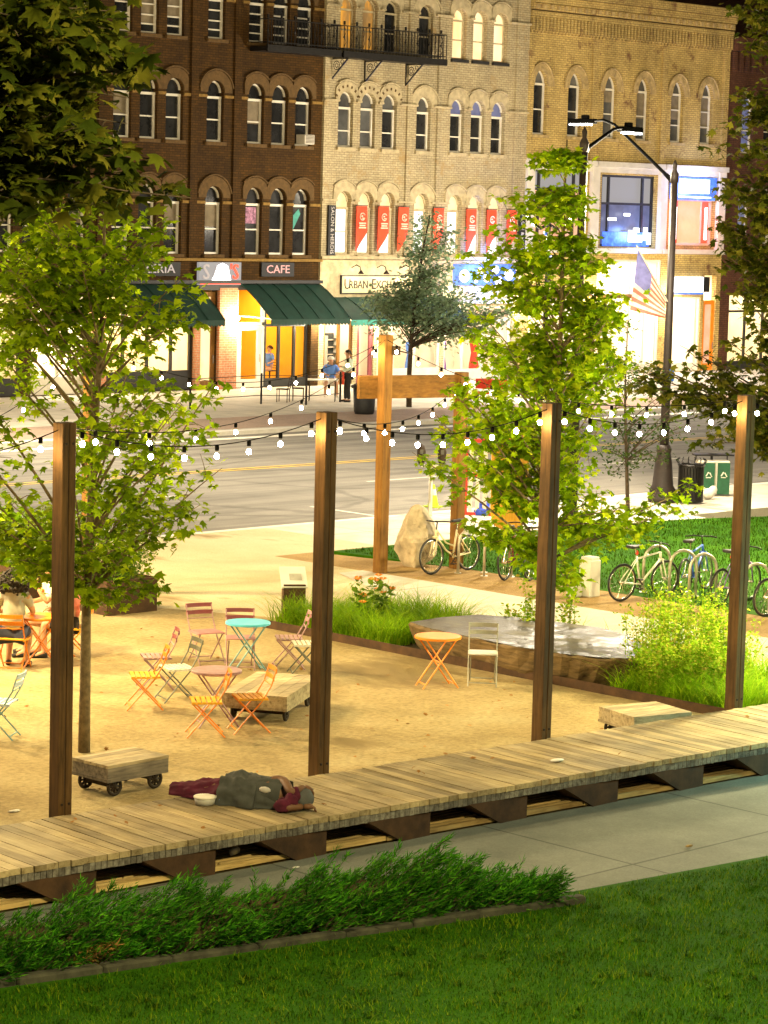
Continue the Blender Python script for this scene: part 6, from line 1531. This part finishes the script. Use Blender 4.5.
for k in range(5):
    b = Vector((13.55+q.gauss(0, .15), edg(13.55)+.1+q.gauss(0, .04), .08)); d = Vector((.6, -.45, .5)).normalized()
    for j in range(45): w_ = b+d*.28*q.random(); P.append(tuple(w_+Vector((q.gauss(0, .03), q.gauss(0, .03), q.gauss(0, .02)))-Vector((15, 17, 0)))); A.append(tuple(d))
V, T = scatter(np.array(P), .06, NEED, 1.5, rsj, np.array(A)); npmesh('dead_sprig', V, T, 'dead_sprig', t)
t = thing('stone_edging', 'low grey stone edging between hedge and lawn', 'edging', (15, 16.9, 0)); m = MB(); u = 8.; q = random.Random(3)
while u < 18.6: L = q.uniform(.5, .9); L = min(L, 18.75-u); m.bar((u-15, edg(u)-16.9+.0, .01+q.uniform(-.012, .012)), (u+L-.006-15, edg(u+L)-16.9, .01+q.uniform(-.012, .012)), .12+q.uniform(-.02, .02), .11); u += L
o = m.build('kerb_stone', 'edging_stone', t, False, .02)
# fallen leaves on the gravel and the deck
q2 = np.random.RandomState(77); fl = np.concatenate([z0(fill([(12, 21.2), (27, 21.2), (27, 32), (14, 32)], 130, q2), .012), z0(fill([(14, 19.6), (26, 18.9), (26, 20.1), (14, 20.6)], 16, q2), .42)])
V, T = scatter(fl, .05, MAPLE, .5, q2); tag(npmesh('fallen_leaves', V, T, 'dead_sprig'), kind='stuff')
# bits of litter
def bit(name, lb, cat, loc, mb, mat): o = mb.build(name, mat, None, True); o.location = loc; tag(o, lb, cat)
bit('paper_cup', 'crushed white paper cup on the slats under the boardwalk', 'cup', G(234, 856, .06)+Vector((0, 0, .01)), MB().lathe([(.03, -.06), (.042, .05)], (0, 0, .042), 10, (1, .3, .1)), 'litter')
bit('paper_scrap', 'pale paper scrap lying on the boardwalk planks', 'litter', G(557, 761, .405), MB().ball((0, 0, .012), (.11, .06, .012), 8, 4), 'litter')
bit('paper_scrap', 'small white scrap on the gravel left of the nearest dark post', 'litter', G(14, 812), MB().ball((0, 0, .012), (.09, .03, .012), 8, 4), 'litter')
bit('dry_leaf', 'small dry leaf on the foreground path', 'leaf', G(689, 847), MB().ball((0, 0, .012), (.06, .03, .012), 7, 4), 'dirt')
bit('paper_scrap', 'white speck of paper on the path behind the hedge', 'litter', G(296, 868), MB().ball((0, 0, .008), (.05, .025, .008), 7, 4), 'litter')

# ------------------------------------------------------------------ trees
def inpx(poly, n, seed):
    rs = np.random.RandomState(seed); return fill(poly, n, rs)
def crown_limbs(trunk, poly, n, d, dd, seed, rise=.55, lift=.12, top=None):
    rr = random.Random(seed); out = []; z_0, z_1 = trunk[0].z, trunk[-1].z
    for x, y in inpx(poly, n, seed):
        e = AT(x, y, d+rr.uniform(-dd, dd)); r = math.hypot(e.x-trunk[-1].x, e.y-trunk[-1].y)
        zs = min(z_1-.05, max(z_0+.3*(z_1-z_0), e.z-rise*r*rr.uniform(.7, 1.2)-.25)); out.append(((zs-z_0)/(z_1-z_0), e, lift*r))
    return out
pd = lambda p: math.hypot(p.x, p.y)
b = G(84, 752); d = pd(b); tr = [b]+[AT(x, y, d+dz) for x, y, dz in ((85, 690, 0), (86, 620, 0), (88, 560, 0), (92, 480, .05), (97, 400, .1), (102, 320, .1), (104, 250, .1), (105, 190, .1))]
LP = [(-60, 170), (60, 190), (150, 205), (195, 235), (200, 300), (228, 345), (215, 385), (238, 415), (205, 440), (222, 468), (190, 525), (150, 500), (110, 555), (60, 585), (0, 575), (-70, 540)]
lm = crown_limbs(tr, LP, 50, d, 1.3, 5, .8)+crown_limbs(tr, [(-50, 170), (120, 190), (180, 230), (185, 290), (60, 320), (-50, 340)], 22, d, 1.3, 6, .8)
lm += [(.3, AT(x, y, d+z), .15) for x, y, z in ((222, 468, .2), (200, 505, -.3), (215, 382, .4), (20, 560, -.6), (40, 545, -.3), (-20, 520, .3), (150, 590, -.3), (110, 600, -.4))]
make_tree('maple_tree', 'young maple with airy bright leaves growing beside the nearest dark post', b, tr, .075, lm, .097, 'maple', 'bark', 5, 7, 13, .3)
b = G(548, 650); d = pd(b); tr = [b]+[AT(x, y, d) for x, y in ((548, 620), (551, 560), (555, 480), (558, 400), (561, 320), (563, 240), (565, 180), (567, 140))]
CP = [(545, 160), (575, 140), (592, 180), (585, 225), (612, 245), (625, 285), (612, 340), (640, 375), (612, 420), (650, 450), (690, 480), (660, 505), (655, 535), (600, 550), (575, 585), (545, 605), (490, 545), (420, 455), (440, 440), (432, 400), (480, 335), (450, 320), (470, 296), (515, 290), (518, 240), (535, 205)]
lm = crown_limbs(tr, CP, 62, d, .9, 15, .9)+crown_limbs(tr, [(540, 150), (580, 145), (592, 215), (622, 270), (615, 330), (560, 350), (510, 330), (520, 240)], 27, d, .6, 16, 1.1)+crown_limbs(tr, [(455, 320), (560, 330), (600, 400), (560, 500), (470, 440), (440, 400)], 20, d, .9, 17, .9)
lm += [(.25, AT(x, y, d+z), .1) for x, y, z in ((412, 452, -.2), (430, 408, .1), (470, 520, -.5), (692, 488, .2), (645, 520, -.3), (570, 590, -.6), (500, 540, -.6), (680, 510, .0))]+[(.6, AT(x, y, d+z), .1) for x, y, z in ((500, 195, .3), (495, 230, .2), (480, 270, .2), (470, 255, .3))]
make_tree('maple_tree', 'central maple with a pointed leafy crown behind the third dark post', b, tr, .07, lm, .099, 'lime_maple', 'bark', 15, 7, 14, .27)
b = AT(-110, 700, 21.5); b.z = 0; d = 21.; tr = [b]+[AT(-110, y, d) for y in (800, 600, 400, 250, 100, -50, -150)]
NP = [(-120, -120), (175, -80), (160, 5), (125, 25), (165, 55), (188, 72), (140, 85), (178, 108), (160, 150), (190, 175), (205, 205), (150, 215), (60, 205), (-120, 240)]
lm = crown_limbs(tr, NP, 130, d, 1.3, 25, .35, .1)
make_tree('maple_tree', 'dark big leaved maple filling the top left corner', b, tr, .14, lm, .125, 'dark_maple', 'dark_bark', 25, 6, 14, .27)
b = G(806, 622); d = pd(b); tr = [b]+[AT(x, y, d) for x, y in ((806, 560), (808, 480), (810, 400), (812, 300), (812, 200), (810, 100), (808, 20), (806, -60))]
RP = [(750, -50), (735, 25), (765, 55), (745, 90), (712, 130), (722, 200), (690, 245), (735, 300), (722, 335), (760, 350), (760, 480), (850, 480), (850, 200), (850, -60)]
lm = crown_limbs(tr, RP, 150, d, 1.4, 35, .6)+crown_limbs(tr, [(640, 350), (740, 335), (800, 360), (800, 470), (720, 470), (690, 440), (740, 400), (650, 395), (600, 378)], 26, d, .9, 36, .3, .05)
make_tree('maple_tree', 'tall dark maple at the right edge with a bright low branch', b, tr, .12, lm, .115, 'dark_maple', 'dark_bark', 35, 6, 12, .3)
b = G(409, 407); d = pd(b); tr = [b]+[AT(x, y, d) for x, y in ((409, 380), (411, 340), (415, 300), (420, 270), (425, 240), (430, 215))]
lm = crown_limbs(tr, [(362, 305), (378, 285), (410, 272), (442, 262), (462, 285), (490, 295), (525, 310), (490, 340), (420, 335), (365, 325)], 62, d, 2., 45, .5)
make_tree('street_tree', 'dusky street tree on the far pavement before the cream building', b, tr, .1, lm+crown_limbs(tr, [(400, 245), (430, 215), (455, 215), (462, 250), (430, 265)], 9, d, 2., 46, .5), .15, 'dusky_leaf', 'dark_bark', 45, 7, 13, .5, None, OVAL)
b = G(628, 514); d = pd(b); tr = [b]+[AT(x, y, d) for x, y in ((627, 480), (626, 440), (625, 400), (626, 360), (628, 320))]
lm = crown_limbs(tr, [(592, 345), (630, 318), (672, 330), (668, 375), (700, 425), (650, 490), (612, 485), (585, 430), (602, 390)], 30, d, 1., 55, .6)
make_tree('street_tree', 'sparse small leaved street tree on the near pavement left of the lamp', b, tr, .05, lm, .085, 'small_leaf', 'dark_bark', 55, 5, 9, .3, None, OVAL)

# ------------------------------------------------------------------ park lamps that light the plaza (outside the picture)
def park_lamp(label, p, h, energy, colr, emis='lamp_lit', r=.22):
    t = thing('park_lamp', label, 'lamp', p, 0, 'park lamps')
    MB().lathe([(.16, 0), (.14, .3), (.07, .45), (.055, h-.4)], seg=12).build('pole', 'black_metal', t, True)
    MB().lathe([(.06, h-.4), (.1, h-.36), (.24, h+.28), (.1, h+.36), (.02, h+.45)], seg=14).build('cap', 'black_metal', t, True)
    MB().ball((0, 0, h-.5), (.16, .16, .12), 12, 8).build('lamp_globe', emis, t, True)
    lamp_light(Vector(p)+Vector((0, 0, h-.75)), energy, colr, None, r)
park_lamp('park lamp beyond the left picture edge, nearest the boardwalk', Vector((15.5, 37.5, 0)), 8.2, 9000, (1, .72, .32))
park_lamp('park lamp beyond the left picture edge, nearest the street', Vector((22.5, 38.6, 0)), 7.6, 6200, (1, .72, .32))
park_lamp('park lamp beyond the left picture edge, right behind the seated people', Vector((AT(-62, 600, 36.).x, AT(-62, 600, 36.).y, 0)), 5.0, 2200, (1, .8, .36))
park_lamp('park lamp beyond the right picture edge, near the bicycles', Vector((AT(875, 600, 36.5).x, AT(875, 600, 36.5).y, 0)), 4.0, 3100, (1, .86, .42))
park_lamp('park lamp added beyond the right picture edge, behind the bicycle racks', Vector((AT(850, 600, 49.).x, AT(850, 600, 49.).y, 0)), 4.8, 4600, (1, .84, .48))  # unseen lamp added to brighten the bicycles and the low branch
park_lamp('park lamp beyond the right picture edge, beside the foreground path', Vector((27.6, 16.9, 0)), 2.5, 650, (.4, 1., .82), 'lamp_cool')
park_lamp('park lamp on the lawn behind the viewpoint', Vector((12., 8., 0)), 9.5, 7200, (1., .86, .42))

# ------------------------------------------------------------------ sky, moon-dim sun, camera, view
w = D.worlds.new('World'); sc.world = w; w.use_nodes = True
N, L = w.node_tree.nodes, w.node_tree.links; bg = N['Background']
sky = N.new('ShaderNodeTexSky'); sky.sky_type = 'NISHITA'; sky.sun_disc = False; sky.sun_elevation = R(12); sky.sun_rotation = R(200)
L.new(sky.outputs[0], bg.inputs['Color']); bg.inputs['Strength'].default_value = SKY
sl = D.lights.new('sun', 'SUN'); sl.energy = SUN; sl.angle = R(3); sl.color = (1, .8, .5); so = link(D.objects.new('sun', sl)); so.rotation_euler = (R(58), 0, R(20))
cd = D.cameras.new('camera'); cam = link(D.objects.new('camera', cd)); cd.sensor_fit = 'VERTICAL'; cd.sensor_height = 36; cd.sensor_width = 27; cd.lens = FPX/1024*36
cd.clip_start = .5; cd.clip_end = 2000
cam.matrix_world = Matrix.Translation((0, 0, EYE)) @ (Matrix.Rotation(AZ-math.pi/2, 4, 'Z') @ Matrix.Rotation(math.pi/2-PITCH, 4, 'X') @ Matrix.Rotation(ROLL, 4, 'Z'))
sc.camera = cam
sc.render.engine = 'CYCLES'; sc.cycles.use_denoising = True; sc.cycles.max_bounces = 6; sc.cycles.diffuse_bounces = 3; sc.cycles.glossy_bounces = 2; sc.cycles.transparent_max_bounces = 8
sc.cycles.sample_clamp_indirect = 4; sc.cycles.use_light_tree = True
sc.view_settings.view_transform = 'Standard'; sc.view_settings.look = 'None'; sc.view_settings.gamma = 1; sc.view_settings.use_curve_mapping = False; sc.view_settings.exposure = EXPO
